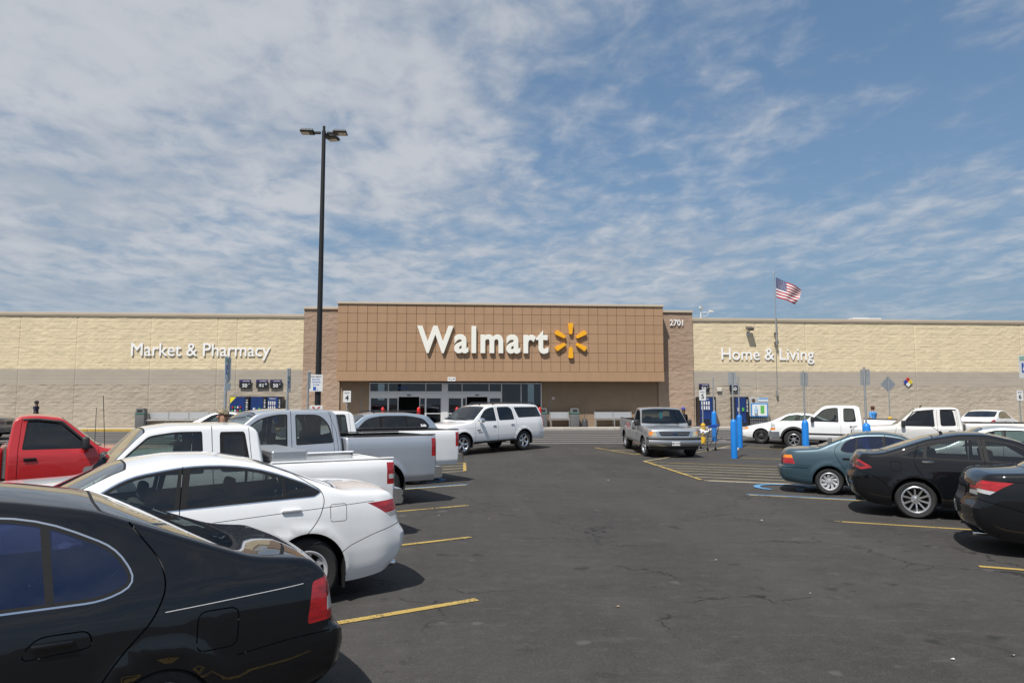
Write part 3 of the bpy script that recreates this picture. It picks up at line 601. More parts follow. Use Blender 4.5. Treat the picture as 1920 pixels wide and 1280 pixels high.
    def ex(root, xm, L_, put):
        bm = bmesh.new(); p, n = L_.surf(2.95, 1.45); tube(bm, (xm - 3.1, 0, 1.445), (xm - 3.13, 0, 1.49), .03, 8, .02); tube(bm, (xm - 3.13, 0, 1.48), (xm - 3.36, 0, 1.66), .005, 6); bm_obj('antenna', bm, RUB(), root)
    sp['extra'] = ex
    vehicle('black_fastback', 'glossy black sedan with ten-spoke alloy wheels and a short roof aerial', at_stall(6.4, 14.0, RIGHT, 1.2, 4.67, (.93, 3.63)), RIGHT, sp)
    # --- teal sedan
    T = [(0, .60), (.1, .68), (.5, .77), (1.05, .89), (1.15, .92), (1.85, 1.33), (2.2, 1.38), (2.6, 1.37), (2.9, 1.32), (3.55, 1.03), (3.8, 1.01), (4.25, .985), (4.32, .95), (4.37, .88)]
    doors = [seam(rline([(3.0, 1.26), (3.2, 1.0), (3.2, .9), (3.1, .7), (2.95, .5), (2.88, .24)], .1), .008), seam(rline([(2.2, 1.33), (2.18, .92), (2.14, .25)], .06), .008), seam([(2.9, .24), (1.2, .24)], .008), seam([(4.4, .575), (3.75, .57)], .012), ('body_side_trim', 'side', [(1.2, .52), (2.9, .53), (2.9, .57), (1.2, .56)], None)]
    TEAL = paint('teal_paint', (.036, .074, .097), .35, .35)
    sp = sedan(TEAL, L=4.37, W=.843, axles=(.86, 3.325), r=.292, rim=.19, style=(9, 'swirl', 'cover'), T=T, belt=[(0, .66), (1.15, .86), (3.5, .92), (4.37, .90)], cowl=1.14, roof0=1.84, roof1=2.92, deck=3.56, tumble=.40, glass=BLUEG, rw=PRIV, doors=doors, handles=[(2.95, .80), (1.98, .78)], hm=RUB(),
               dlo=rpoly([(1.42, .905, .02), (1.85, 1.25, .1), (2.25, 1.325, .3), (2.65, 1.31, .25), (3.0, 1.16, .15), (3.10, .96, .08), (2.95, .925, .03)], .04), splits=[(2.2, 2.22, .06), (2.78, 2.74, .03)],
               tail=[('side_marker', 'side', rpoly([(4.10, .80), (4.12, .85), (4.4, .85), (4.4, .78), (4.09, .77)], .01), None), ('tail_lamp', 'side', rpoly([(4.03, .66), (4.09, .78), (4.4, .785), (4.4, .66)], .01), None)], rear=[('tail_lamp|' + s_, rpoly([(a * .42, .67), (a * .8, .67), (a * .8, .84), (a * .42, .84)], .02)) for a, s_ in ((1, 'a'), (-1, 'b'))], eR=[(.2, -.08), (.3, .04), (.45, .08), (.56, .08), (.60, .01), (1.0, -.03)])
    vehicle('teal_sedan', 'small old teal sedan with silver wheel covers parked beside blue painted symbol', at_stall(6.4, 17.3, RIGHT, 1.36, 4.37, (.86, 3.325)), RIGHT, sp)
    # --- generic sedans farther off
    def plain(pm, L=4.75, gl=TINT, ws=CLEAR, style=(5, 'wide', 'alloy'), H=0., coupe=False, **k):
        T = [(0, .64), (.1, .72), (.5, .83), (1.1, .95), (1.25, .99), (2.05, 1.38 + H), (2.45, 1.44 + H), (2.9, 1.43 + H), (3.3, 1.36 + H), (4.0, 1.10), (4.2, 1.08), (L - .14, 1.05), (L - .06, 1.01), (L, .92)]
        d = [seam(rline([(3.5, 1.3), (3.68, 1.05), (3.6, .85), (3.3, .5), (3.25, .25)], .1), .01)] + ([] if coupe else [seam([(2.5, 1.36), (2.46, .95), (2.42, .28)], .01)])
        return sedan(pm, L=L, W=.89, axles=(.95, 3.68), r=.325, rim=.215, style=style, T=T, belt=[(0, .72), (1.25, .93), (4.0, 1.02), (L, .98)], cowl=1.26, roof0=2.1, roof1=3.2, deck=4.0, glass=gl, ws=ws, doors=d, handles=[(3.4, .90)] if not coupe else [(2.9, .9)],
                     dlo=rpoly([(1.6, .965, .02), (2.1, 1.30, .15), (2.5, 1.39 + H, .3), (3.0, 1.36 + H, .3), (3.45, 1.22, .1), (3.66, 1.06, .03), (3.5, 1.02, .03)], .04), splits=[(2.48, 2.52, .08)] if not coupe else [(2.95, 2.93, .04)],
                     tail=[('tail_lamp', 'side', rpoly([(L - .32, .86), (L + .05, .86), (L + .05, 1.0), (L - .22, .98)], .02), None)], rear=[('tail_lamp|' + s_, rpoly([(a * .38, .83), (a * .82, .83), (a * .82, .97), (a * .45, .97)], .03)) for a, s_ in ((1, 'a'), (-1, 'b'))] + [('plate_recess', rpoly([(-.27, .7), (.27, .7), (.27, .86), (-.27, .86)], .03))],
                     head=[('side_marker' if k.get('amber') else 'head_lamp', 'side', rpoly([(-.05, .60), (.42, .66), (.34, .74), (-.05, .72)], .03), None)], front=[('head_lamp|' + s_, rpoly([(a * .4, .56), (a * .82, .58), (a * .82, .68), (a * .4, .65)], .03)) for a, s_ in ((1, 'a'), (-1, 'b'))] + [('grille', rpoly([(-.45, .36), (.45, .36), (.38, .46), (-.38, .46)], .03))], cabin=True)
    OPP_R = Vector((-.879, .477)); OPP_L = Vector((.879, .477))
    def off(front_axle, hd, axles): m = .5 * (axles[1] - axles[0]); return (front_axle[0] - hd.x * m, front_axle[1] - hd.y * m)
    vehicle('silver_sedan', 'silver sedan facing the aisle behind the glossy black fastback', off((11.95, 17.75), OPP_R, (.95, 3.68)), OPP_R, plain(paint('bright_silver_paint', (.58, .60, .62), .5, .36), gl=glass_mat('soft_green_glass', (.45, .56, .54)), H=.02))
    vehicle('white_coupe', 'white two-door coupe seen from behind, parked toward the store', (27.6, 35.8), Vector((.80, .60)), plain(WHITE, gl=PRIV, coupe=True, L=4.5))
    vehicle('grey_sedan', 'dark grey sedan on the drive lane behind the red pickup', (-24.0, 36.6), Vector((-1, -.05)), plain(paint('grey_paint', (.17, .165, .17), .5, .38), gl=PRIV))
    vehicle('silver_sedan', 'pale silver sedan on the drive lane in front of the benches', (-10.9, 34.2), Vector((-1, -.12)), plain(paint('pale_silver_paint', (.55, .57, .60), .4, .38), gl=glass_mat('soft_green_glass', (.45, .56, .54))))
    # white compact with black steel wheels and amber corner lamps
    sp = plain(WHITE, gl=glass_mat('soft_green_glass', (.45, .56, .54)), style=(5, 'steel', 'black'), amber=True, L=4.7); sp['lofts'][0]['mats']['side_marker'] = LAMP['amber']()
    vehicle('white_compact', 'white compact sedan with black steel wheels and amber corner lamps', off((14.35, 33.3), OPP_R, (.95, 3.68)), OPP_R, sp)
    build_trucks(off, OPP_R, OPP_L)

def pickup(pm, L=5.7, cab_end=3.05, axles=(.98, 4.5), r=.385, H=1.85, W=1.0, hood=1.13, rail=1.28, style=(5, 'wide', 'alloy'), dlo=None, splits=None, glass=None, cowl=1.45, roof0=2.1, flare=None, bed_rear=None, tail_side=None, handle_m=None, doors=(), seams=True, ws=None, mirror_m=None, front=None, head=None, cab_extra=(), box_w=None, bumper=True, zb=.42, crown=.03, belt=1.12, fender_step=False, hoodT=None, front_bumper='chrome', tumble=.24, rear_bumper='chrome'):
    T = hoodT or [(0, hood - .06), (.06, hood - .02), (.5, hood + .01), (1.3, hood + .04), (1.45, hood + .06), (roof0, H - .05), (roof0 + .35, H), (cab_end - .25, H), (cab_end - .05, H - .03), (cab_end, H - .10)]
    side = [(0, -.06), (.12, -.01), (.4, 0), (.7, 0), (.9, -.012), (1, -.04)]
    cab = Loft(0, cab_end, T, [(0, W - .10), (.3, W - .03), (.9, W), (cab_end, W)], zb, [(0, hood - .12), (1.3, belt - .03), (cab_end, belt)], tumble, crown, side, .045, .10, .03, [(.4, 0), (.8, .02), (1.1, -.01)], [(.5, 0), (belt, 0), (H, -.10)], [(axles[0], r, r + .08, .018)], .03, reach=.6)
    dlo = dlo or rpoly([(1.55, belt + .0, .02), (2.12, H - .14, .1), (2.5, H - .09, .1), (cab_end - .28, H - .10, .06), (cab_end - .24, belt + .0, .04)], .05)
    reg = screen_pair(cowl, roof0, q0=.95, q1=.93) + side_glass(dlo, splits or [], margin=.07, seal=.022)
    xd = cab_end - .18 if not splits else splits[0][0] + .0
    reg += [seam(rline([(1.5, belt - .02), (1.44, .9), (1.42, zb + .04)], .05), .010), seam([(xd, H - .06), (xd, zb + .04)], .010)] + list(doors) + list(cab_extra) + list(head or [])
    m = CARM(window=glass or TINT, windshield=ws or CLEAR)
    lofts = [dict(loft=cab, regions=reg, mats=m, front=list(front or []), rear=[('rear_window', rpoly([(-.62, belt + .08), (.62, belt + .08), (.56, H - .18), (-.56, H - .18)], .05))], under=zb + .06, name='body')]
    Wb = box_w or W; bx0 = cab_end + .03
    bed = Loft(bx0, L, rail, [(bx0, Wb), (L - .3, Wb), (L, Wb - .02)], zb + .04, rail - .05, .3, .005, [(0, -.05), (.12, -.01), (.45, 0), (.8, 0), (.93, -.01), (1, -.03)], .035, .01, .02, 0., 0., [(axles[1], r, r + .08, .02)], .02, reach=.3)
    q = 1 - .11 / (Wb - .05)
    breg = [(None, 'top', [(bx0 + .05, 0), (bx0 + .05, q), (L - .06, q), (L - .06, 0)], None)] + list(tail_side or [('tail_lamp', 'side', rpoly([(L - .13, rail - .42), (L + .03, rail - .42), (L + .03, rail - .06), (L - .13, rail - .06)], .02), None)])
    lofts.append(dict(loft=bed, regions=breg, mats=m, rear=list(bed_rear or []), under=zb + .08, name='bed', gx=40))
    def ex(root, xm, L_, put):
        bm = bmesh.new(); fl = zb + .30; y = Wb - .11; x0, x1 = bx0 + .05, L - .06
        v = lambda x, yy, z: bm.verts.new((xm - x, yy, z))
        A = [v(x0, -y, fl), v(x0, y, fl), v(x1, y, fl), v(x1, -y, fl)]; B = [v(x0, -y, rail - .012), v(x0, y, rail - .012), v(x1, y, rail - .012), v(x1, -y, rail - .012)]
        bm.faces.new(A)
        for i in range(4): bm.faces.new((A[i], B[i], B[(i + 1) % 4], A[(i + 1) % 4]))
        bm_obj('bed_liner', bm, spec.get('liner') or PLAS(), root)
        for sd in (1, -1): bm = bmesh.new(); box(bm, (xm - (bx0 + L) / 2, sd * (Wb - .085), rail + .012), (L - bx0 - .05, .07, .022), None, .008); bm_obj('bed_rail_cap', bm, spec.get('railcap') or PLAS(), root)
        bm = bmesh.new(); box(bm, (xm - (axles[1] - .1), 0, r), (.16, 1.3, .16), None, .03); box(bm, (xm - L / 2, .38, .42), (L * .8, .08, .12)); box(bm, (xm - L / 2, -.38, .42), (L * .8, .08, .12)); bm_obj('chassis', bm, TRIM(), root)
        if rear_bumper: bar_bumper(root, xm, L + .13, Wb - .03, .50, .72, CHROME() if rear_bumper == 'chrome' else PLAS(), 1, bow=.03, wrap=.14)
        if front_bumper: bar_bumper(root, xm, -.10, W - .02, .47, .72, {'chrome': CHROME(), 'dull': mat('dull_chrome', (.45, .46, .47), .3, .9)}[front_bumper], -1, bow=.12, wrap=.38)
        if spec.get('more'): spec['more'](root, xm, L_)
    spec = dict(cat='pickup truck', axles=axles, r=r, rim=r * .58, tw=.25, style=style, paint=pm, lofts=lofts, handles=[(xd - .2, belt - .17, .2, .055, handle_m or RUB())], mirrors=[(1.72, belt + .10, .17, .24, mirror_m or PLAS())], cabin=(1.62, .62, (2.45,) if cab_end < 3.4 else (2.4, 3.2)), extra=ex, arch=r + .075)
    if flare: spec['flare'] = flare
    return spec

def build_trucks(off, OPP_R, OPP_L):
    # --- white extended-cab pickup with a tool box behind the white sedan
    sp = pickup(WHITE, L=5.45, cab_end=3.55, axles=(.93, 4.25), r=.36, H=1.73, W=.94, hood=.98, cowl=1.5, roof0=2.05, rail=1.17, belt=1.08, style=(5, 'plain', 'alloy'), glass=glass_mat('soft_green_glass', (.45, .56, .54)),
                dlo=rpoly([(1.55, 1.085, .02), (2.12, 1.62, .1), (2.45, 1.655, .1), (2.72, 1.655, .06), (2.74, 1.085, .04)], .05), splits=None, bed_rear=[('tail_lamp|' + s_, [(a * .78, .86), (a * .93, .86), (a * .93, 1.13), (a * .78, 1.13)]) for a, s_ in ((1, 'a'), (-1, 'b'))],
                cab_extra=side_glass(rpoly([(2.94, 1.09), (2.94, 1.64), (3.30, 1.63), (3.36, 1.09)], .07), seal=.05, margin=.08, start=5) + [seam([(2.84, 1.70), (2.86, .5)], .010)], rear_bumper='dull' and 'chrome',
                tail_side=[('tail_lamp', 'side', rpoly([(5.30, .80), (5.48, .80), (5.48, 1.12), (5.30, 1.12)], .015), None), ('reverse_lamp', 'side', [(5.33, .88), (5.48, .88), (5.48, .95), (5.33, .95)], None)])
    sp['liner'] = sp['railcap'] = WHITE
    def more(root, xm, L_):
        bm = bmesh.new(); box(bm, (xm - 3.88, 0, 1.26), (.5, 1.62, .16), None, .02, 1); box(bm, (xm - 3.88, 0, 1.08), (.46, 1.5, .22), None, .01); box(bm, (xm - 4.14, .3, 1.24), (.02, .12, .05), None, .005)
        bm_obj('tool_box', bm, mat('tread_plate', (.55, .56, .57), .35, .85, bump=(90, .6, .006)), root)
    sp['more'] = more
    vehicle('white_pickup', 'white extended-cab pickup with a metal tool box behind the white sedan', at_stall(.2, 12.75, LEFT, 1.78, 5.45, (.93, 4.25)), LEFT, sp)
    # --- silver crew-cab pickup
    SILB = paint('silver_blue_paint', (.46, .49, .54), .5, .4)
    sp = pickup(SILB, L=5.75, cab_end=3.78, axles=(1.0, 4.57), r=.395, H=1.90, W=1.01, hood=1.18, rail=1.36, belt=1.22, cowl=1.5, roof0=2.2,
                dlo=rpoly([(1.66, 1.225, .02), (2.2, 1.72, .2), (2.55, 1.80, .15), (2.74, 1.80, .03), (2.72, 1.20, .03)], .05), cab_extra=side_glass(rpoly([(2.88, 1.235, .03), (2.88, 1.80, .05), (3.35, 1.79, .12), (3.56, 1.60, .2), (3.60, 1.26, .05)], .05), margin=.075, start=5) + [seam([(2.80, 1.86), (2.80, .5)], .010), seam(rline([(3.55, 1.84), (3.69, 1.5), (3.68, 1.0), (3.5, .55)], .1), .010)], glass=TINT, handle_m=RUB(),
                bed_rear=[('tail_lamp|' + s_, [(a * .84, .86), (a * 1.0, .86), (a * 1.0, 1.30), (a * .84, 1.30)]) for a, s_ in ((1, 'a'), (-1, 'b'))])
    sp['handles'].append((3.4, 1.06, .2, .055, RUB()))
    vehicle('silver_pickup', 'silver crew-cab pickup with black door handles beside the white extended-cab pickup', at_stall(.2, 16.35, LEFT, 1.24, 5.75, (1.0, 4.57)), LEFT, sp)
    # --- white regular-cab pickup behind it
    sp = pickup(WHITE, L=5.7, cab_end=3.0, axles=(1.0, 4.5), r=.39, H=1.84, W=1.0, hood=1.12, rail=1.33, belt=1.16, glass=glass_mat('soft_green_glass', (.45, .56, .54)), bed_rear=[('tail_lamp|' + s_, [(a * .84, .84), (a * 1.0, .84), (a * 1.0, 1.27), (a * .84, 1.27)]) for a, s_ in ((1, 'a'), (-1, 'b'))])
    vehicle('white_pickup', 'white regular-cab pickup with open bed behind the silver crew-cab pickup', at_stall(.2, 19.9, LEFT, .70, 5.7, (1.0, 4.5)), LEFT, sp)
    # --- red pickup in the facing row
    RED = paint('red_paint', (.46, .014, .016), .0, .38)
    sp = pickup(RED, L=5.3, cab_end=2.95, axles=(.95, 4.0), r=.37, H=1.80, W=.97, hood=1.13, rail=1.22, belt=1.16, glass=PRIV, cowl=1.42, roof0=2.08, box_w=.93, handle_m=RUB())
    sp['cabin'] = (1.6, .62, (2.45,))
    def more(root, xm, L_):
        for sd in (1, -1): bm = bmesh.new(); path_tube(bm, [(xm - 1.62, sd * .97, 1.20), (xm - 2.1, sd * .885, 1.66), (xm - 2.5, sd * .87, 1.71), (xm - 2.7, sd * .87, 1.70)], .022, 8); bm_obj('rain_visor', bm, PLAS(), root)
        bm = bmesh.new(); tube(bm, (xm - 1.38, -.8, 1.12), (xm - 1.45, -.82, 2.15), .006, 6); bm_obj('whip_antenna', bm, RUB(), root)
        bm = bmesh.new(); tube(bm, (xm - 1.55, -.75, 1.17), (xm - 1.55, -.75, 1.92), .005, 6); bm_obj('radio_antenna', bm, RUB(), root)
        bm = bmesh.new()
        for k in range(5): box(bm, (xm - 3.3 - .12 * k, -.3 + .15 * k, 1.16 + .03 * (k % 2)), (.5, .22, .12), Matrix.Rotation(.4 * k, 3, 'Z'), .03)
        bm_obj('bed_load', bm, mat('cardboard', (.42, .30, .18), .85), root)
    sp['more'] = more
    vehicle('red_pickup', 'red regular-cab pickup with window visor and two tall whip aerials', (-8.1, 14.65), OPP_L, sp)
    # --- pickups facing the aisle on the right
    def chevy(pm, old):
        sp = pickup(pm, L=5.8, cab_end=3.62, axles=(.98, 4.6), r=.40, H=1.88, W=1.0, hood=1.16, rail=1.30, belt=1.17, cowl=1.46, roof0=2.12, glass=TINT if old else PRIV, style=(6 if old else 5, 'plain', 'grey'), flare=.085 if old else None, front_bumper='dull' if old else None,
                    dlo=rpoly([(1.62, 1.18, .02), (2.14, 1.70, .15), (2.5, 1.765, .12), (2.70, 1.765, .05), (2.72, 1.165, .04)], .05), cab_extra=side_glass(rpoly([(2.90, 1.18), (2.90, 1.76), (3.34, 1.75), (3.40, 1.20)], .09), margin=.08, start=5) + [seam([(2.80, 1.84), (2.80, .5)], .010), seam([(3.48, 1.82), (3.50, .5)], .008)] + ([('body_side_trim', 'side', [(1.45, .62), (3.6, .62), (3.6, .70), (1.45, .70)], None)] if old else []),
                    head=[('head_lamp', 'side', rpoly([(-.05, .90), (.22, .90), (.18, 1.06), (-.05, 1.06)], .02), None), ('side_marker', 'side', rpoly([(-.05, .78), (.2, .78), (.22, .88), (-.05, .88)], .02), None)] if old else [('head_lamp', 'side', rpoly([(-.05, .84), (.38, .90), (.30, 1.04), (-.05, 1.02)], .03), None)],
                    front=[('grille', rpoly([(-.55, .8), (.55, .8), (.55, 1.02), (-.55, 1.02)], .03))] + [('head_lamp|' + s_, rpoly([(a * .58, .82), (a * .88, .82), (a * .88, 1.02), (a * .58, 1.02)], .02)) for a, s_ in ((1, 'a'), (-1, 'b'))])
        if not old:
            def more(root, xm, L_):
                bm = bmesh.new(); tube(bm, (xm - 2.32, .3, 1.87), (xm - 2.4, .3, 1.93), .03, 8, .012); bm_obj('roof_antenna', bm, RUB(), root)
                for x0, x1 in ((1.72, 2.72), (2.9, 3.4)):
                    for sd in (1, -1): bm = bmesh.new(); path_tube(bm, [(xm - x0, sd * (.955 if x0 < 2 else .83), 1.27 if x0 < 2 else 1.78), (xm - (x0 + .35), sd * .84, 1.71 if x0 < 2 else 1.79), (xm - x1, sd * .825, 1.775)], .018, 6); bm_obj('rain_visor', bm, PLAS(), root)
            sp['more'] = more
        return sp
    vehicle('white_pickup', 'white extended-cab pickup with grey wheel arch trim beside a blue bollard', off((14.6, 30.55), OPP_R, (.98, 4.6)), OPP_R, chevy(WHITE, True))
    vehicle('pearl_pickup', 'pearl white extended-cab pickup with dark window visors beside the silver sedan', off((16.0, 26.5), OPP_R, (.98, 4.6)), OPP_R, chevy(paint('pearl_paint', (.66, .65, .62), .25, .4), False))
    # --- silver regular-cab pickup rolling toward the camera, seen from the front
    SIL2 = paint('pewter_paint', (.40, .42, .44), .55, .4)
    fr = [('bright_trim|g', rpoly([(-.56, .81), (.56, .81), (.645, 1.02), (-.645, 1.02)], .06)), ('grille', rpoly([(-.52, .835), (.52, .835), (.60, .995), (-.60, .995)], .05))] + [('head_lamp|' + s_, rpoly([(a * .66, .83), (a * .885, .84), (a * .885, 1.0), (a * .70, 1.0)], .03)) for a, s_ in ((1, 'a'), (-1, 'b'))] + [('bright_trim|' + s_, rpoly([(a * .60, .80), (a * .64, .80), (a * .69, 1.01), (a * .66, 1.01)], .01)) for a, s_ in ((1, 'a'), (-1, 'b'))]
    sp = pickup(SIL2, L=5.6, cab_end=3.0, axles=(.95, 4.45), r=.375, H=1.83, W=.985, hood=1.13, rail=1.27, belt=1.14, glass=TINT, ws=glass_mat('screen_glass', (.5, .6, .58)), handle_m=RUB(), style=(5, 'wide', 'alloy'), front=fr, front_bumper=None,
                head=[('side_marker', 'side', rpoly([(-.05, .84), (.22, .85), (.16, 1.0), (-.05, 1.0)], .03), None)])
    sp['steer'] = .12
    lm = sp['lofts'][0]['mats']; lm['head_lamp'] = LAMP['yellowed'](); 
    def more(root, xm, L_):
        # chrome bumper with black top pad and air dam, grille bars, badge, plate, wipers, placard on the mirror
        bar_bumper(root, xm, -.10, .97, .47, .70, mat('dull_chrome', (.45, .46, .47), .3, .9), -1, bow=.13, wrap=.42, prof=[(0, 0), (.03, .12), (.05, .40), (.05, .75), (.02, 1)])
        bar_bumper(root, xm, -.125, .975, .70, .78, PLAS(), -1, bow=.13, wrap=.42, name='bumper_pad', prof=[(0, 0), (.02, .3), (.02, .7), (0, 1)])
        bar_bumper(root, xm, -.05, .90, .33, .47, PLAS(), -1, bow=.12, wrap=.3, name='air_dam', prof=[(-.05, 0), (.0, 1)])
        bm = bmesh.new()
        for k in range(7): y = -.48 + .96 * k / 6; box(bm, (xm + .03 - .1 * (y / .985) ** 2, y, .915), (.012, .006, .15))
        for z in (.915,):
            pts = [(xm + .042 - .1 * (y / .985) ** 2, y, z) for y in np.linspace(-.6, .6, 9)]; path_tube(bm, pts, .009, 6)
        bm_obj('grille_bars', bm, CHROME(), root)
        bm = bmesh.new(); lathe(bm, [(.001, .012), (.05, .008), (.055, 0)], 20, 'Y'); bmesh.ops.scale(bm, vec=(1.5, 1, .65), verts=bm.verts[:]); o = bm_obj('badge', bm, mat('badge_blue', (.05, .09, .22), .2, .5), root); o.rotation_euler = (0, 0, -math.pi / 2); o.location = (xm + .05, 0, .915)
        plate(root, xm, -.155, .575, 0.0, -1, 'AEV 4193')
        for y in (.55, -.1): bm = bmesh.new(); path_tube(bm, [(xm - 1.42, y, 1.20), (xm - 1.5, y - .25, 1.235), (xm - 1.56, y - .6, 1.26)], .009, 6); bm_obj('wiper', bm, RUB(), root)
        bm = bmesh.new(); box(bm, (xm - 2.02, -.02, 1.66), (.03, .22, .06), None, .012); bm_obj('rear_view_mirror', bm, RUB(), root)
        o = mesh_obj('parking_placard', [(0, -.055, -.2), (0, .055, -.2), (0, .055, .06), (0, -.055, .06)], [(0, 1, 2, 3)], mat('placard_blue', (.05, .38, .55), .5), root); o.location = (xm - 1.99, -.02, 1.58)
        for sd in (1, -1): bm = bmesh.new(); path_tube(bm, [(xm - 1.6, sd * .94, .38), (xm - 2.9, sd * .94, .38)], .04, 10); bm_obj('step_bar', bm, CHROME(), root)
    sp['more'] = more
    vehicle('silver_pickup', 'silver regular-cab pickup with yellowed headlamps and a blue placard, beside the wire trolley', (8.05, 28.95), Vector((-.03, -1)), sp)
    # --- white full-size wagon leaving its stall, and the blue-grey crossover behind
    SUV = dict(); T = [(0, 1.0), (.06, 1.09), (.5, 1.18), (1.35, 1.25), (1.5, 1.29), (2.25, 1.83), (2.7, 1.91), (3.6, 1.93), (4.8, 1.91), (5.35, 1.86), (5.55, 1.80), (5.65, 1.70)]
    lf = Loft(0, 5.65, T, [(0, .90), (.3, .97), (.9, 1.0), (5.2, 1.0), (5.65, .93)], [(0, .42), (1, .38), (5.65, .44)], [(0, 1.0), (1.4, 1.22), (5.65, 1.28)], .28, .035, None, .06, .16, .06, [(.4, .0), (.6, .05), (.75, .05), (.8, 0), (1.1, -.03)], [(.4, 0), (.72, .05), (.8, 0), (1.25, 0), (1.85, -.28)], [(1.0, .4, .5, .02), (4.3, .4, .5, .02)], .035, reach=.7)
    reg = screen_pair(1.5, 2.3) + side_glass(rpoly([(1.78, 1.255, .03), (2.22, 1.70, .2), (2.55, 1.79, .1), (2.74, 1.79, .03), (2.76, 1.25, .03)], .05), margin=.07, start=0) + side_glass(rpoly([(2.92, 1.26), (2.90, 1.80), (3.55, 1.80), (3.72, 1.70), (3.78, 1.27)], .08), margin=.07, start=3) + side_glass(rpoly([(4.02, 1.34), (3.86, 1.78), (5.30, 1.76), (5.48, 1.35)], .06), margin=.07, start=5)
    reg += [seam([(2.83, 1.85), (2.83, .5)], .010), seam([(1.62, 1.2), (1.6, .5)], .010), seam(rline([(3.80, 1.8), (3.86, 1.2), (3.8, .95), (3.70, .5)], .1), .010), ('moulding', 'side', rpoly([(1.72, .74), (3.66, .76), (3.66, .82), (1.72, .80)], .02), None), ('rocker_trim', 'side', [(1.5, .2), (3.8, .2), (3.8, .5), (1.5, .48)], None),
            ('tail_lamp', 'side', rpoly([(5.52, .92), (5.7, .92), (5.7, 1.42), (5.48, 1.42)], .02), None), ('head_lamp', 'side', rpoly([(-.05, .84), (.36, .88), (.30, 1.04), (-.05, 1.02)], .03), None)]
    fr = [('grille', rpoly([(-.55, .80), (.55, .80), (.58, 1.0), (-.58, 1.0)], .03))] + [('head_lamp|' + s_, rpoly([(a * .62, .82), (a * .9, .82), (a * .9, 1.0), (a * .62, 1.0)], .03)) for a, s_ in ((1, 'a'), (-1, 'b'))] + [('bumper_trim', rpoly([(-.7, .48), (.7, .48), (.6, .6), (-.6, .6)], .03))]
    mm = CARM(window=PRIV, **{'window|0': glass_mat('soft_green_glass', (.45, .56, .54)), 'moulding': WHITE, 'rocker_trim': PLAS()})
    def ex(root, xm, L_, put):
        for sd in (1, -1): bm = bmesh.new(); path_tube(bm, [(xm - 2.75, sd * .72, 1.90), (xm - 2.9, sd * .72, 1.965), (xm - 5.0, sd * .72, 1.955), (xm - 5.1, sd * .72, 1.90)], .022, 8); bm_obj('roof_rail', bm, PLAS(), root)
        bm = bmesh.new(); tube(bm, (xm - 2.5, .2, 1.905), (xm - 2.6, .2, 1.97), .035, 8, .015); bm_obj('roof_antenna', bm, RUB(), root)
        text_obj('badge', 'TEXAS', .06, (xm - 1.78, L_.surf(1.85, .93)[0][1] + .006, .90), RUB(), root, math.pi, .003, .002); text_obj('badge', 'SUBURBAN', .045, (xm - 1.86, L_.surf(1.85, .86)[0][1] + .006, .835), CHROME(), root, math.pi, .003, .001)
        for y in (.55, -.1): bm = bmesh.new(); path_tube(bm, [(xm - 1.47, y, 1.30), (xm - 1.6, y - .3, 1.37), (xm - 1.62, y - .6, 1.38)], .01, 6); bm_obj('wiper', bm, RUB(), root)
        p = mesh_obj('driver_sleeve', [], [], None, root) if False else None
    sp = dict(cat='suv', axles=(1.0, 4.3), r=.40, rim=.255, tw=.26, style=(5, 'wide', 'chrome'), paint=WHITE, lofts=[dict(loft=lf, regions=reg, mats=mm, front=fr, rear=[('rear_window', rpoly([(-.72, 1.3), (.72, 1.3), (.66, 1.72), (-.66, 1.72)], .05))], under=.45)], handles=[(2.62, 1.07, .18, .04, CHROME()), (3.62, 1.09, .18, .04, CHROME())], mirrors=[(1.86, 1.30, .22, .18, CHROME())], cabin=(1.72, .66, (2.5, 3.5, 4.5)), extra=ex, arch=.485)
    vehicle('white_suv', 'long white SUV with chrome five-spoke wheels and mirrors crossing in front of the entrance', (.85, 29.7), Vector((-.766, -.643)), sp)
    T = [(0, .85), (.06, .93), (.5, 1.02), (1.1, 1.10), (1.25, 1.14), (1.95, 1.63), (2.4, 1.71), (3.6, 1.70), (4.3, 1.62), (4.6, 1.55), (4.72, 1.42)]
    lf = Loft(0, 4.75, T, [(0, .80), (.3, .89), (.9, .92), (4.2, .92), (4.75, .82)], [(0, .30), (4.75, .34)], [(0, .86), (1.2, 1.07), (4.75, 1.14)], .34, .035, None, .06, .18, .12, [(.3, 0), (.5, .04), (.9, -.03)], [(.3, 0), (.6, .05), (.7, 0), (1.1, -.02), (1.6, -.42)], [(.95, .35, .44, .016), (3.7, .35, .44, .016)], .04, reach=.9)
    reg = screen_pair(1.25, 2.0) + side_glass(rpoly([(1.6, 1.11, .03), (2.05, 1.52, .2), (2.6, 1.6, .2), (3.5, 1.60, .3), (4.1, 1.48, .2), (4.32, 1.24, .1), (4.1, 1.16, .05)], .05), [(2.5, 2.54, .09), (3.42, 3.38, .07)], margin=.07) + [seam([(2.5, 1.62), (2.46, .45)], .01), seam([(3.42, 1.62), (3.44, 1.0), (3.2, .4)], .01), ('tail_lamp', 'side', rpoly([(4.42, 1.0), (4.8, 1.0), (4.8, 1.18), (4.38, 1.14)], .02), None)]
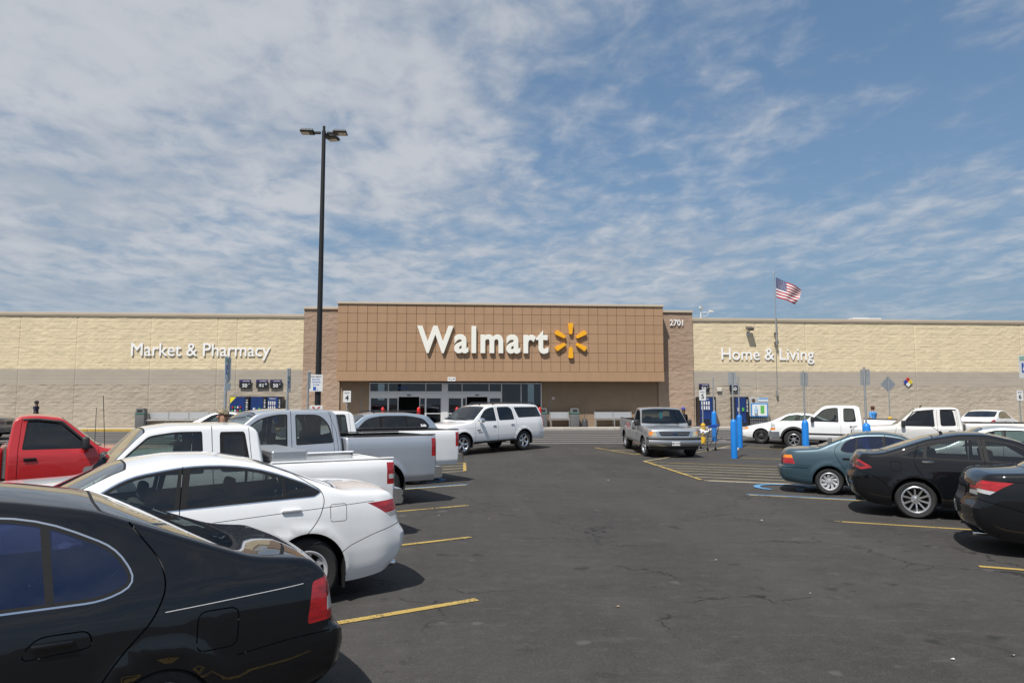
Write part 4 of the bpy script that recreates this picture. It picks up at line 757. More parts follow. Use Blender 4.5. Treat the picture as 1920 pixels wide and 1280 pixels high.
    def ex2(root, xm, L_, put):
        for sd in (1, -1): bm = bmesh.new(); path_tube(bm, [(xm - 2.3, sd * .62, 1.69), (xm - 2.45, sd * .62, 1.755), (xm - 3.8, sd * .62, 1.74), (xm - 3.95, sd * .62, 1.67)], .018, 8); bm_obj('roof_rail', bm, PLAS(), root)
        p, n = L_.surf(4.0, 1.27); bm = bmesh.new()
        for k in range(4): box(bm, (.05 * k, 0, .015 * (k % 2)), (.035, .003, .05 + .02 * (k % 2)), None, .001)
        box(bm, (.075, 0, -.025), (.2, .003, .025), None, .001); o = bm_obj('window_sticker', bm, mat('sticker_white', (.8, .8, .8), .5), root); o.location = (xm - 4.08, p[1] + .012, 1.27); o.rotation_euler = (.33, 0, 0)
    sp = dict(cat='suv', axles=(.95, 3.7), r=.35, rim=.225, style=(5, 'wide', 'alloy'), paint=paint('ice_blue_paint', (.36, .43, .50), .45, .4), lofts=[dict(loft=lf, regions=reg, mats=CARM(window=PRIV), rear=[('rear_window', rpoly([(-.62, 1.18), (.62, 1.18), (.55, 1.45), (-.55, 1.45)], .05))], under=.36)], handles=[(3.3, .98, .18, .035, CHROME())], mirrors=[(1.7, 1.15, .19, .15, PLAS())], cabin=(1.5, .5, (2.3, 3.2)), extra=ex2, arch=.42)
    vehicle('blue_suv', 'pale blue SUV with dark rear glass and a white window sticker by the entrance', at_stall(.2, 26.0, LEFT, 1.25, 4.75, (.95, 3.7)), LEFT, sp)
# ------------------------------------------------------------------ ground
def node_mat(name):
    m = bpy.data.materials.new(name); m.use_nodes = True; MATS[name] = m; nt = m.node_tree; return m, nt, nt.nodes['Principled BSDF'], nt.nodes.new, nt.links.new
def ntex(nt, coord, scale, det=5, rough=.6, dist=0., kind='Noise'):
    t = nt.nodes.new('ShaderNodeTex' + kind); nt.links.new(coord, t.inputs['Vector']); t.inputs['Scale'].default_value = scale
    if kind == 'Noise': t.inputs['Detail'].default_value = det; t.inputs['Roughness'].default_value = rough; t.inputs['Distortion'].default_value = dist
    return t
def ramp(nt, x, a, b, lo=0., hi=1.):
    r = nt.nodes.new('ShaderNodeMapRange'); nt.links.new(x, r.inputs[0]); r.inputs[1].default_value = a; r.inputs[2].default_value = b; r.inputs[3].default_value = lo; r.inputs[4].default_value = hi; return r.outputs[0]
def mixc(nt, f, a, b):
    m = nt.nodes.new('ShaderNodeMix'); m.data_type = 'RGBA'
    for s, q in ((0, f), (6, a), (7, b)):
        if isinstance(q, (tuple, list)): m.inputs[s].default_value = (*q, 1)
        elif isinstance(q, (int, float)): m.inputs[s].default_value = q
        else: nt.links.new(q, m.inputs[s])
    return m.outputs[2]
def mul(nt, a, b):
    m = nt.nodes.new('ShaderNodeMath'); m.operation = 'MULTIPLY'
    for i, q in enumerate((a, b)):
        if isinstance(q, (int, float)): m.inputs[i].default_value = q
        else: nt.links.new(q, m.inputs[i])
    return m.outputs[0]
def asphalt_mat():
    m, nt, b, N, K = node_mat('asphalt'); tc = N('ShaderNodeTexCoord').outputs['Object']
    ln = N('ShaderNodeMapping'); K(tc, ln.inputs[0]); ln.inputs['Scale'].default_value = (.9, .05, 1)
    st = N('ShaderNodeMapping'); K(tc, st.inputs[0]); st.inputs['Scale'].default_value = (.55, 1.6, 1); st.inputs['Rotation'].default_value = (0, 0, .25)
    big = ntex(nt, tc, .30, 6, .65).outputs[0]; streak = ntex(nt, st.outputs[0], 1.7, 10, .74, .5).outputs[0]; agg = ntex(nt, tc, 95, 3, .7).outputs[0]; med = ntex(nt, tc, 5, 9, .8).outputs[0]; grit = ntex(nt, tc, 34, 4, .75).outputs[0]
    lane = ntex(nt, ln.outputs[0], 1.0, 4, .55).outputs[0]
    c = mixc(nt, ramp(nt, big, .36, .62), (.033, .031, .029), (.049, .0455, .042))
    c = mixc(nt, mul(nt, ramp(nt, lane, .50, .66), .45), c, (.062, .058, .054))              # paler tyre-worn lanes
    c = mixc(nt, mul(nt, ramp(nt, streak, .56, .70), .7), c, (.080, .075, .069))             # dusty streaks
    c = mixc(nt, mul(nt, ramp(nt, streak, .44, .31), .75), c, (.019, .0183, .0175))          # oily darker patches
    c = mixc(nt, mul(nt, ramp(nt, med, .50, .66), .6), c, (.068, .064, .059))                # mottling
    c = mixc(nt, mul(nt, ramp(nt, med, .42, .33), .7), c, (.016, .0155, .015))               # small dark marks
    c = mixc(nt, mul(nt, ramp(nt, grit, .54, .74), .6), c, (.105, .099, .092)); c = mixc(nt, mul(nt, ramp(nt, grit, .42, .28), .6), c, (.016, .0155, .015))
    c = mixc(nt, mul(nt, ramp(nt, agg, .52, .78), .7), c, (.125, .118, .11))                 # pale aggregate
    spots = ntex(nt, tc, 2.3, 2, .4).outputs[0]; c = mixc(nt, mul(nt, ramp(nt, spots, .70, .74), .5), c, (.11, .105, .098)); drip = ntex(nt, tc, 1.6, 3, .5).outputs[0]; c = mixc(nt, mul(nt, ramp(nt, drip, .66, .72), .7), c, (.014, .0138, .0135))
    # fine cracks
    wv = ntex(nt, tc, 1.2, 4, .6).outputs['Color']; add = N('ShaderNodeVectorMath'); add.operation = 'ADD'; K(tc, add.inputs[0]); K(wv, add.inputs[1])
    vo = ntex(nt, add.outputs[0], .35, kind='Voronoi'); vo.feature = 'DISTANCE_TO_EDGE'; brk = ntex(nt, tc, .5, 3).outputs[0]
    c = mixc(nt, mul(nt, mul(nt, ramp(nt, vo.outputs['Distance'], .007, .002), ramp(nt, brk, .46, .56)), .85), c, (.012, .012, .012))
    K(c, b.inputs['Base Color']); b.inputs['Roughness'].default_value = .88; b.inputs['Specular IOR Level'].default_value = .35
    bp = N('ShaderNodeBump'); bp.inputs['Strength'].default_value = .55; bp.inputs['Distance'].default_value = .006; K(agg, bp.inputs['Height']); K(bp.outputs[0], b.inputs['Normal']); return m
ASPH = asphalt_mat()
def worn(name, col, wear=.5, under=(.044, .042, .040)):
    m, nt, b, N, K = node_mat(name); tc = N('ShaderNodeTexCoord').outputs['Object']
    a = ntex(nt, tc, 26, 6, .75).outputs[0]; g = ntex(nt, tc, 1.6, 4, .6).outputs[0]
    ad = N('ShaderNodeMath'); ad.operation = 'ADD'; K(mul(nt, a, .6), ad.inputs[0]); K(mul(nt, g, .4), ad.inputs[1])
    f = ramp(nt, ad.outputs[0], wear + .02, wear + .11); c = mixc(nt, f, mixc(nt, ramp(nt, g, .3, .7), tuple(.8 * q for q in col), col), under)
    K(c, b.inputs['Base Color']); b.inputs['Roughness'].default_value = .8; return m
YEL = worn('worn_yellow_paint', (.46, .32, .085), .475); PALE = worn('worn_pale_paint', (.48, .40, .23), .49); BLUE = worn('worn_blue_paint', (.11, .28, .50), .56); WLINE = worn('worn_white_paint', (.55, .55, .54), .50); STRIPE = worn('worn_grey_stripe', (.24, .235, .23), .53)

ys = [-900, -200, -60, -20, 0, 10, 20] + list(np.arange(26, 42.31, .75)) + [42.3]
V = []; F = []
xs_ = [-900, -120, -40, -20, 0, 20, 40, 120, 900]
for y in ys:
    for x in xs_: V.append((x, y, gz(y)))
n = len(xs_)
for j in range(len(ys) - 1):
    for i in range(n - 1): F.append((j * n + i, j * n + i + 1, (j + 1) * n + i + 1, (j + 1) * n + i))
k = len(V); z9 = gz(50)
for x in (-900, 900): V += [(x, 42.3, z9 - .0), (x, 1500, z9)]
F.append((k, k + 2, k + 3, k + 1))
ground = tag(mesh_obj('parking_lot', V, F, ASPH), 'dark worn asphalt parking lot rising gently to the store', None, None, 'structure')

def sheet(name, poly, m, lift=.004, parent=ground):
    """flat painted shape laid on the lot"""
    p = subdiv(poly, 1.2); return mesh_obj(name, [(x, y, gz(y) + lift) for x, y in p], [tuple(range(len(p)))], m, parent)
LIFT = [0]
def line(name, a, b, w, m, lift=.004):
    LIFT[0] += 1; lift = (.010 if name == 'hatch_edge' else .004) + .0012 * (LIFT[0] % 4)
    a, b = np.array(a, float), np.array(b, float); d = (b - a) / np.linalg.norm(b - a); nn = np.array([-d[1], d[0]]) * w / 2
    return sheet(name, [tuple(a + nn), tuple(a - nn), tuple(b - nn), tuple(b + nn)][::-1], m, lift)
Ld, Rd = np.array([-.879, -.477]), np.array([.879, -.477])
for y in (4.1, 7.57, 11.02, 14.43): line('stall_line', (.2, y), np.array((.2, y)) + Ld * 5.4, .10, YEL)
line('stall_line', (.2, 17.98), np.array((.2, 17.98)) + Ld * 5.4, .10, YEL); line('stall_line', (.2 + .05, 18.12), np.array((.25, 18.12)) + Ld * 5.4, .09, BLUE)
for y in (21.63, 22.6, 23.55, 24.5): line('hatch_line', (.2, y), np.array((.2, y)) + Ld * 5.2, .10, PALE if y < 24 else YEL)
line('hatch_edge', (.2, 21.6), (.22, 24.55), .10, YEL)
for y in (28.0, 31.4): line('stall_line', (.2, y), np.array((.2, y)) + Ld * 5.4, .10, YEL)
for y in (5.2, 8.61, 12.04): line('stall_line', (6.4, y), np.array((6.4, y)) + Rd * 5.4, .10, YEL)
line('stall_line', (6.36, 15.56), np.array((6.36, 15.56)) + Rd * 5.4, .10, YEL); line('stall_line', (6.36, 15.70), np.array((6.36, 15.70)) + Rd * 5.4, .09, BLUE)
for i, y in enumerate((18.66, 19.55, 20.45, 21.4, 22.3, 23.3, 24.5)): line('hatch_line', (6.35, y), np.array((6.35, y)) + Rd * (5.6 if i else 5.4), .10, YEL if i in (0, 6) else PALE)
line('hatch_line', (6.36, 18.52), np.array((6.36, 18.52)) + Rd * 5.4, .09, WLINE)
line('hatch_edge', (6.35, 18.6), (6.42, 24.72), .12, YEL); line('hatch_edge', (6.4, 24.75), (12.1, 31.6), .10, PALE); line('hatch_edge', (6.9, 27.9), (10.9, 32.6), .10, YEL)
line('stall_line', (10.1, 26.2), (16.2, 22.9), .11, YEL); line('stall_line', (12.2, 31.0), (17.8, 28.0), .10, YEL); line('stall_line', (12.4, 34.3), (17.6, 31.4), .10, WLINE); line('stall_line', (9.0, 29.5), (12.3, 31.0), .10, WLINE); line('stall_line', (6.3, 29.8), (9.4, 29.5), .09, PALE)
line('stall_line', (5.9, 31.0), (6.9, 27.9), .10, YEL); line('stall_line', (10.0, 25.95), (12.2, 30.9), .09, WLINE)
def wheel_symbol(c, d, s, m):
    """painted wheelchair symbol: ring, body and seat strokes"""
    ax = np.array(d); ay = np.array([-ax[1], ax[0]]); P = lambda a, b: tuple(np.array(c) + s * (a * ax + b * ay)); grp = []
    th = np.linspace(-.4, 4.3, 30); r0, r1 = .44, .56
    grp.append([P(r1 * math.cos(t), r1 * math.sin(t)) for t in th] + [P(r0 * math.cos(t), r0 * math.sin(t)) for t in th[::-1]])
    grp.append([P(.35, -.06), P(1.05, -.06), P(1.05, .06), P(.35, .06)]); grp.append([P(.62, .05), P(.62, .48), P(.74, .48), P(.74, .05)]); grp.append([P(.35, -.06), P(.38, -.55), P(.26, -.58), P(.20, -.02)])
    grp.append([P(1.3 + .13 * math.cos(t), .13 * math.sin(t)) for t in np.linspace(0, 2 * math.pi, 14)[:-1]])
    V, F = [], []
    for g in grp: k = len(V); V += [(x, y, gz(y) + .016) for x, y in g]; F.append(tuple(range(k, k + len(g))))
    me = mesh_obj('accessible_symbol', V, F, m, ground); bm = bmesh.new(); bm.from_mesh(me.data); bmesh.ops.triangulate(bm, faces=bm.faces[:]); fix_normals(bm)
    for f in bm.faces:
        if f.normal.z < 0: f.normal_flip()
    bm.to_mesh(me.data); bm.free(); return tag(me, kind='stuff')
wheel_symbol((7.75, 16.85), (.879, -.477), 1.25, BLUE); wheel_symbol((-1.0, 19.1), (-.879, -.477), 1.25, BLUE)
for k in range(8):
    y = 33.3 + 1.15 * k; line('crosswalk_stripe', (-30, y), (13 if y < 35 else 30, y), .34, STRIPE)
# scraps of litter and dried gum on the asphalt
lit_m = mat('paper_litter', (.5, .5, .48), .8)
for k in range(13):
    x, y = (RNG.uniform(.4, 6.2), RNG.uniform(4.2, 27)) if k > 5 else [(1.58, 7.2), (-.35, 13.1), (3.3, 9.2), (2.0, 20.4), (5.2, 12.2), (4.4, 5.6)][k]
    s = RNG.uniform(.012, .024) * (1.3 if k < 6 else 1); a = RNG.uniform(0, 6.28, 6); pts = [(x + s * (1 + .5 * math.sin(3 * q)) * math.cos(t), y + s * (.7 + .4 * math.cos(2 * q)) * math.sin(t), gz(y) + .006 + .012 * abs(math.sin(q * 5)) * (k < 20)) for q, t in zip(a, np.linspace(0, 6.28, 7)[:-1])]
    o = mesh_obj('paper_scrap', pts, [tuple(range(6))], lit_m if k % 3 else mat('leaf_litter', (.35, .26, .13), .8)); tag(o, 'tiny pale scrap of litter lying on the asphalt of the aisle', 'litter', 'litter scraps in the aisle')

# ------------------------------------------------------------------ pavement along the store
ZS = gz(42.3) + .14
side = thing('sidewalk', 'pale concrete pavement along the store front', 'pavement'); side['kind'] = 'structure'; del side['category']
conc = mat('concrete', (.40, .375, .335), .9, noise=(1.3, .12), bump=(40, .3, .004)); ykerb = worn('worn_kerb_yellow', (.55, .36, .07), .52, (.36, .34, .30))
bm = bmesh.new(); box(bm, (0, 0, 0), (1.494, 1.95, .14), None, .008); sl = bpy.data.meshes.new('slab'); bm.to_mesh(sl); bm.free(); sl.materials.append(conc)
bm = bmesh.new(); box(bm, (0, 0, 0), (2.994, .16, .30), None, .02, 2); kb = {}
for nm, m_ in (('y', ykerb), ('c', conc)):
    kb[nm] = bpy.data.meshes.new('kerb'); bm.to_mesh(kb[nm]); kb[nm].materials.append(m_)
bm.free()
for k in range(100):
    x = -74 + 1.5 * k
    o = link(bpy.data.objects.new('slab', sl), side); o.location = (x, 43.455, ZS - .07 + RNG.uniform(-.002, .002))
for k in range(50):
    x = -73.25 + 3 * k; o = link(bpy.data.objects.new('kerb', kb['y' if -40 < x < -9 else 'c']), side); o.location = (x, 42.395, ZS - .148)

# ------------------------------------------------------------------ the store
store = thing('store_building', 'long low store with cream and taupe split-face block walls and a brown tiled entrance block', 'building', (0, 44.5, 0))
def vnoise(nx, nz, cx, cz, seed):
    r = np.random.default_rng(seed); g = r.random((int(nx / cx) + 3, int(nz / cz) + 3)); u = np.arange(nx) / cx; v = np.arange(nz) / cz; i = u.astype(int); j = v.astype(int); fu = (u - i)[:, None]; fv = (v - j)[None, :]
    fu, fv = fu * fu * (3 - 2 * fu), fv * fv * (3 - 2 * fv)
    return (g[np.ix_(i, j)] * (1 - fu) + g[np.ix_(i + 1, j)] * fu) * (1 - fv) + (g[np.ix_(i, j + 1)] * (1 - fu) + g[np.ix_(i + 1, j + 1)] * fu) * fv
def block_wall(name, x0, x1, z0, z1, y, m, seed, rough=1., joints=(), step=.06, parent=None, split=True):
    """wall face with real relief: rough split faces, recessed course joints"""
    nx = int((x1 - x0) / step) + 1; nz = int((z1 - z0) / step) + 1; X = np.linspace(x0, x1, nx); Z = np.linspace(z0, z1, nz)
    h = np.zeros((nx, nz)); bz = np.floor(Z / .2).astype(int)
    if split:
        h += (vnoise(nx, nz, 5.2, 2.8, seed) - .5) * .017 * rough + (vnoise(nx, nz, 2.3, 1.7, seed + 1) - .5) * .014 * rough + (vnoise(nx, nz, 40, 14, seed + 2) - .5) * .008
        r = np.random.default_rng(seed + 3); off = r.random((4000, bz.max() - bz.min() + 2))
        bx = np.floor((X[:, None] + .2 * (bz[None, :] % 2)) / .4).astype(int); h += (off[bx - bx.min(), (bz - bz.min())[None, :]] - .5) * .007 * rough
    else: h += (vnoise(nx, nz, 30, 8, seed) - .5) * .003
    fz = np.abs(Z / .2 - np.round(Z / .2)) * .2; h -= np.where(fz < .02, .004 if split else .003, 0)[None, :]
    for j in joints: h -= np.where(np.abs(X - j) < .03, .02, 0)[:, None]
    V = np.stack([np.repeat(X, nz), np.full(nx * nz, y - 44.5) - h.ravel(), np.tile(Z, nx)], 1)
    ii, jj = np.meshgrid(np.arange(nx - 1), np.arange(nz - 1), indexing='ij'); a = (ii * nz + jj).ravel(); F = np.stack([a, a + nz, a + nz + 1, a + 1], 1)
    me = bpy.data.meshes.new(name); me.from_pydata(V.tolist(), [], F.tolist()); me.materials.append(m); return link(bpy.data.objects.new(name, me), parent or store)
CREAM = mat('cream_block', (.66, .555, .375), .92, noise=(.9, .08, (1.6, 1, .22)), bump=(30, .4, .006)); TAUPE = mat('taupe_block', (.40, .345, .275), .92, noise=(.9, .10, (1.4, 1, .3)), bump=(30, .4, .006)); TAUPEB = mat('taupe_smooth_block', (.39, .345, .285), .9, noise=(.9, .08, (1, 1, 3)), bump=(60, .2, .003))
BROWN = mat('brown_block', (.345, .245, .178), .92, noise=(.9, .1), bump=(30, .4, .006)); BROWNL = mat('brown_block_light', (.37, .27, .20), .92, noise=(.9, .1), bump=(30, .4, .006))
TAN = mat('tan_panel', (.38, .236, .138), .75, noise=(2.2, .07, (1.5, 1, .25)), bump=(120, .15, .002), rand=.035); COP = mat('beige_coping', (.50, .42, .32), .6, noise=(.5, .06)); STUC = mat('brown_stucco', (.27, .195, .13), .9, noise=(1.0, .12), bump=(80, .3, .004))
for (x0, x1, js, sd) in ((-75, -9.35, (-70, -62.5, -55.2, -47.9, -40.5, -33.2, -25.9, -22.7, -18.4, -14.5, -13.4), 11), (14.75, 78, (18.9, 22.2, 29.5, 36.8, 44, 51.4, 58.7, 66), 23)):
    block_wall('lower_wall', x0, x1, ZS - .1, 3.1, 44.5, TAUPE, sd, 1.1, js); block_wall('band_wall', x0, x1, 3.1, 4.02, 44.495, TAUPEB, sd + 3, 1, js, split=False); block_wall('upper_wall', x0, x1, 4.02, 7.24, 44.5, CREAM, sd + 5, .8, js)
    bm = bmesh.new(); box(bm, ((x0 + x1) / 2, .20, 7.33), (x1 - x0, .56, .16), None, .01); box(bm, ((x0 + x1) / 2, .19, 7.22), (x1 - x0, .50, .06)); bm_obj('coping', bm, COP, store)
    bm = bmesh.new(); box(bm, ((x0 + x1) / 2, 20.3, 3.6), (x1 - x0 - .1, 40, 7.1)); bm_obj('building_mass', bm, TAUPE, store)
for (x0, x1, sd) in ((-9.41, -7.2, 31), (12.5, 14.76, 37)):
    block_wall('pillar_face', x0, x1, 4.02, 7.72, 44.40, BROWN, sd, 1.1); block_wall('pillar_base', x0, x1, ZS - .1, 4.02, 44.398, BROWNL, sd + 1, 1.1)
    bm = bmesh.new(); box(bm, ((x0 + x1) / 2, .42, 3.9), (x1 - x0 - .004, .94, 7.62)); bm_obj('pillar_core', bm, BROWN, store)
    bm = bmesh.new(); box(bm, ((x0 + x1) / 2, .36, 7.79), (x1 - x0 + .06, 1.1, .14), None, .01); bm_obj('coping', bm, COP, store)
# projecting sign block: backing, 34 x 7 panels, fascia, coping
BX0, BX1, BZ0, BZ1 = -7.23, 12.60, 3.33, 7.96
bm = bmesh.new(); box(bm, ((BX0 + BX1) / 2, -.46, (BZ0 + BZ1) / 2), (BX1 - BX0 - .01, 1.0, BZ1 - BZ0 - .02)); bm_obj('sign_block', bm, mat('joint_brown', (.17, .10, .065), .9), store)
bm = bmesh.new()
for x, s in ((BX0, 1), (BX1, -1)):
    b2 = bmesh.new(); box(b2, (x - s * .004, -.47, (BZ0 + BZ1) / 2), (.012, 1.03, BZ1 - BZ0)); bm_obj('block_side', b2, TAN, store)
bm.free()
bm = bmesh.new(); box(bm, ((BX0 + BX1) / 2, -1.0, BZ0 + .285), (BX1 - BX0 + .02, .09, .57), None, .008); bm_obj('fascia', bm, TAN, store)
bm = bmesh.new(); box(bm, ((BX0 + BX1) / 2, -.44, BZ1 + .05), (BX1 - BX0 + .1, 1.3, .13), None, .012); bm_obj('coping', bm, COP, store)
PW = (BX1 - BX0) / 34; PH = (BZ1 - BZ0 - .58) / 7
bm = bmesh.new(); box(bm, (0, 0, 0), (PW - .016, .06, PH - .016), None, .010, 2); pme = bpy.data.meshes.new('panel'); bm.to_mesh(pme); bm.free(); pme.materials.append(TAN)
for i in range(34):
    for j in range(7):
        o = link(bpy.data.objects.new('panel', pme), store); o.location = (BX0 + PW * (i + .5), -.99 + RNG.uniform(-.002, .002), BZ0 + .58 + PH * (j + .5)); o.rotation_euler = (RNG.uniform(-.004, .004), 0, RNG.uniform(-.004, .004))
# recess under the block: stucco wall with the glazed entrance
GX0, GX1, GZ1 = -5.42, 5.14, 3.27
for a, b in ((-7.2, GX0), (GX1, 12.5)): block_wall('recess_wall', a, b, ZS - .1, 3.36, 44.5, STUC, 51, 1, (), split=False)
ALU = mat('white_aluminium', (.66, .67, .68), .35, .2); DARKIN = mat('store_interior', (.22, .22, .22), .9); SG = glass_mat('storefront_glass', (.20, .22, .22))
bm = bmesh.new()
for s, c in (((GX1 - GX0, .06, 3.3), ((GX0 + GX1) / 2, 9.0, 1.9)), ((.06, 9, 3.3), (GX0 - .5, 4.5, 1.9)), ((.06, 9, 3.3), (GX1 + .5, 4.5, 1.9)), ((GX1 - GX0 + 1, 9, .05), ((GX0 + GX1) / 2, 4.5, ZS - .03)), ((GX1 - GX0 + 1, 9, .05), ((GX0 + GX1) / 2, 4.5, 3.45))): box(bm, c, s)
bm_obj('vestibule', bm, DARKIN, store)
def frame_bar(x0, x1, z0, z1, d=.10, y=.0, m=ALU, nm='window_frame'):
    bm = bmesh.new(); box(bm, ((x0 + x1) / 2, y, (z0 + z1) / 2), (x1 - x0, d, z1 - z0), None, .006); return bm_obj(nm, bm, m, store)
def pane(x0, x1, z0, z1, y=.01, m=SG): return mesh_obj('glass_pane', [(x0, y, z0), (x1, y, z0), (x1, y, z1), (x0, y, z1)], [(0, 1, 2, 3)], m, store)
for x in (GX0, GX1 - .06): frame_bar(x, x + .06, ZS, GZ1)
frame_bar(GX0, GX1, GZ1 - .06, GZ1 + .0, .104)
frame_bar(-1.03, -.64, ZS, GZ1 - .06, .16)                                       # wide pier between the two door sets
for x0, x1, splits, op in ((GX0 + .06, -1.03, (-4.27, -2.0), (-3.65, -2.38)), (-.64, 2.64, (.22, 1.88), (.5, 1.78))):
    frame_bar(x0, x1, 2.62, 2.74, .13); ed = [x0, *splits, x1]
    for a, b in zip(ed[:-1], ed[1:]): pane(a + .02, b - .02, 2.74, GZ1 - .06)
    for x in splits: frame_bar(x - .025, x + .025, 2.74, GZ1 - .06)
    frame_bar(x0, x1, 2.40, 2.62, .15, -.01)                                      # sliding-door header
    bm = bmesh.new(); box(bm, ((op[0] + op[1]) / 2, -.10, 2.50), (.22, .05, .06), None, .01); bm_obj('door_sensor', bm, PLAS(), store)
    lv = [x0, splits[0], op[0], op[1], splits[1] if splits[1] > op[1] else op[1] + .15, x1]
    for i, (a, b) in enumerate(zip(lv[:-1], lv[1:])):
        if abs(a - op[0]) < .01: continue
        if b - a < .08: continue
        frame_bar(a, a + .05, ZS, 2.40); frame_bar(b - .05, b, ZS, 2.40); frame_bar(a + .05, b - .05, 2.32, 2.40); frame_bar(a + .05, b - .05, ZS, ZS + .12)
        if b - a > .5: frame_bar(a + .05, b - .05, 1.36, 1.41)
        pane(a + .05, b - .05, ZS + .12, 2.32)
        if b - a > .8:
            for z0, z1 in ((1.5, 2.2), (.95, 1.3)):
                o = mesh_obj('door_poster', [(a + .15, .03, z0), (b - .15, .03, z0), (b - .15, .03, z1), (a + .15, .03, z1)], [(0, 1, 2, 3)], mat('poster_blue', (.02, .06, .20), .5, noise=(4, .5)), store)
for a, b in ((2.64, 3.86), (3.86, 5.08)): pane(a + .03, b - .03, ZS + .1, GZ1 - .06); frame_bar(b - .025, b + .025, ZS, GZ1 - .06) if b < 5 else None
frame_bar(2.62, 2.68, ZS, GZ1 - .06); frame_bar(2.68, 5.08, ZS, ZS + .1)
bm = bmesh.new(); box(bm, (3.4, 1.2, 1.15), (1.1, .5, 1.1), None, .03); bm_obj('red_display', bm, mat('display_red', (.30, .02, .02), .6), store)
text_obj('door_lettering', 'Enter', .26, (-3.35, -.005, 2.86), mat('sign_blue', (.02, .10, .42), .5), store, 0, .003)
bm = bmesh.new(); box(bm, (-.42, -1.06, BZ0 + .12), (.48, .02, .24), None, .004); o = bm_obj('notice_plate', bm, mat('notice_white', (.75, .75, .74), .5), store)
bm = bmesh.new()
for k, w in enumerate((.16, .10, .2)): box(bm, (-.55 + .13 * k, -1.073, BZ0 + .14 - .05 * (k % 2)), (w * .6, .004, .05))
bm_obj('notice_print', bm, mat('plate_ink', (.03, .04, .08), .5), store)
# roof: deck, vents, unit
bm = bmesh.new(); box(bm, (1.5, 20.6, 7.1), (152, 40, .06)); bm_obj('roof_deck', bm, mat('roof_membrane', (.55, .55, .53), .8), store)
bm = bmesh.new(); box(bm, (27.1, 2.0, 7.42), (1.9, 1.6, .5), None, .03); box(bm, (27.6, 1.2, 7.55), (.9, .05, .22)); bm_obj('roof_unit', bm, mat('roof_unit_white', (.62, .61, .58), .5), store)
bm = bmesh.new(); lathe(bm, [(.32, 7.1), (.32, 7.46), (.40, 7.48), (.40, 7.56), (.2, 7.62), (.001, 7.63)], 16, 'Z', (-17.5, 1.5, 0)); bm_obj('roof_vent', bm, mat('galvanised', (.55, .56, .57), .35, .8), store, True, 40)
bm = bmesh.new(); box(bm, (-24.4, 3.2, 7.5), (1.9, 1.2, .16), None, .03); bm_obj('skylight', bm, mat('skylight_white', (.72, .73, .74), .3), store)

# ------------------------------------------------------------------ lettering on the walls
def letter_sign(name, label, s, x0, x1, zb, cap, y, m, depth, bevel=.01, spacing=1.0):
    root = thing(name, label, 'sign', ((x0 + x1) / 2, y, zb)); me = text_mesh(s, 1.0, .5, 0, bevel, 'LEFT', spacing); v = np.array([q.co for q in me.vertices]); capm = text_mesh('H', 1.0); ch = max(q.co.y for q in capm.vertices)
    sx = (x1 - x0) / (v[:, 0].max() - v[:, 0].min()); sz = cap / ch; bm = bmesh.new(); bm.from_mesh(me); xmin = v[:, 0].min()
    seen = set(); bm.verts.ensure_lookup_table(); isl = []
    for v0 in bm.verts:
        if v0.index in seen: continue
        st = [v0]; comp = []; seen.add(v0.index)
        while st:
            q = st.pop(); comp.append(q.index)
            for e in q.link_edges:
                w = e.other_vert(q)
                if w.index not in seen: seen.add(w.index); st.append(w)
        isl.append(comp)
    # dots join the stroke below them
    info = [(min(me.vertices[i].co.x for i in c), max(me.vertices[i].co.x for i in c), c) for c in isl]; info.sort(); grp = []
    for a, b, c in info:
        if grp and a < grp[-1][1] - .02 * 1 and (min(b, grp[-1][1]) - a) > .6 * min(b - a, grp[-1][1] - grp[-1][0]): grp[-1][2].extend(c); grp[-1][1] = max(b, grp[-1][1])
        else: grp.append([a, b, list(c)])
    for a, b, c in grp:
        idx = {v_: k for k, v_ in enumerate(c)}; V = [((me.vertices[i].co.x - xmin) * sx - (x1 - x0) / 2, -(me.vertices[i].co.z + .5 + bevel) * depth, me.vertices[i].co.y * sz) for i in c]
        F = [tuple(idx[i] for i in p.vertices) for p in me.polygons if p.vertices[0] in idx]; mesh_obj('letter', V, F, m, root)
    bm.free(); return root
LW = mat('sign_white', (.88, .88, .88), .45); LC = mat('sign_cream', (.84, .83, .75), .45)
letter_sign('department_sign', 'raised white letters reading Market & Pharmacy on the cream wall', 'Market & Pharmacy', -19.51, -11.39, 4.84, .76, 44.46, LW, .03, .005)
letter_sign('department_sign', 'raised white letters reading Home & Living on the cream wall', 'Home & Living', 16.61, 22.69, 4.76, .74, 44.46, LW, .03, .005)
letter_sign('address_sign', 'small white address numerals 2701 high on the brown pillar', '2701', 13.27, 14.13, 6.90, .36, 44.35, LW, .04)
letter_sign('store_name_sign', 'big cream raised letters spelling the store name on the tiled block', 'Walmart', -2.50, 5.43, 5.08, 1.50, 43.44, LC, .13, .030, 1.14)
sp_root = thing('starburst_sign', 'six yellow rounded petals arranged as a starburst beside the store name', 'sign', (6.81, 43.45, 5.80))
bm = bmesh.new(); pet = rpoly([(-.10, .38), (.10, .38), (.165, 1.08), (-.165, 1.08)], .12, 5); prism(bm, pet, 0, -.15); fix_normals(bm)
bmesh.ops.bevel(bm, geom=[e for e in bm.edges if all(abs(v.co.y + .15) < 1e-4 for v in e.verts)], offset=.02, segments=2, affect='EDGES'); pm = bpy.data.meshes.new('petal'); bm.to_mesh(pm); bm.free(); pm.materials.append(mat('starburst_yellow', (.88, .42, .012), .4))
for k in range(6): o = link(bpy.data.objects.new('petal', pm), sp_root); o.rotation_euler = (0, math.radians(60 * k), 0)
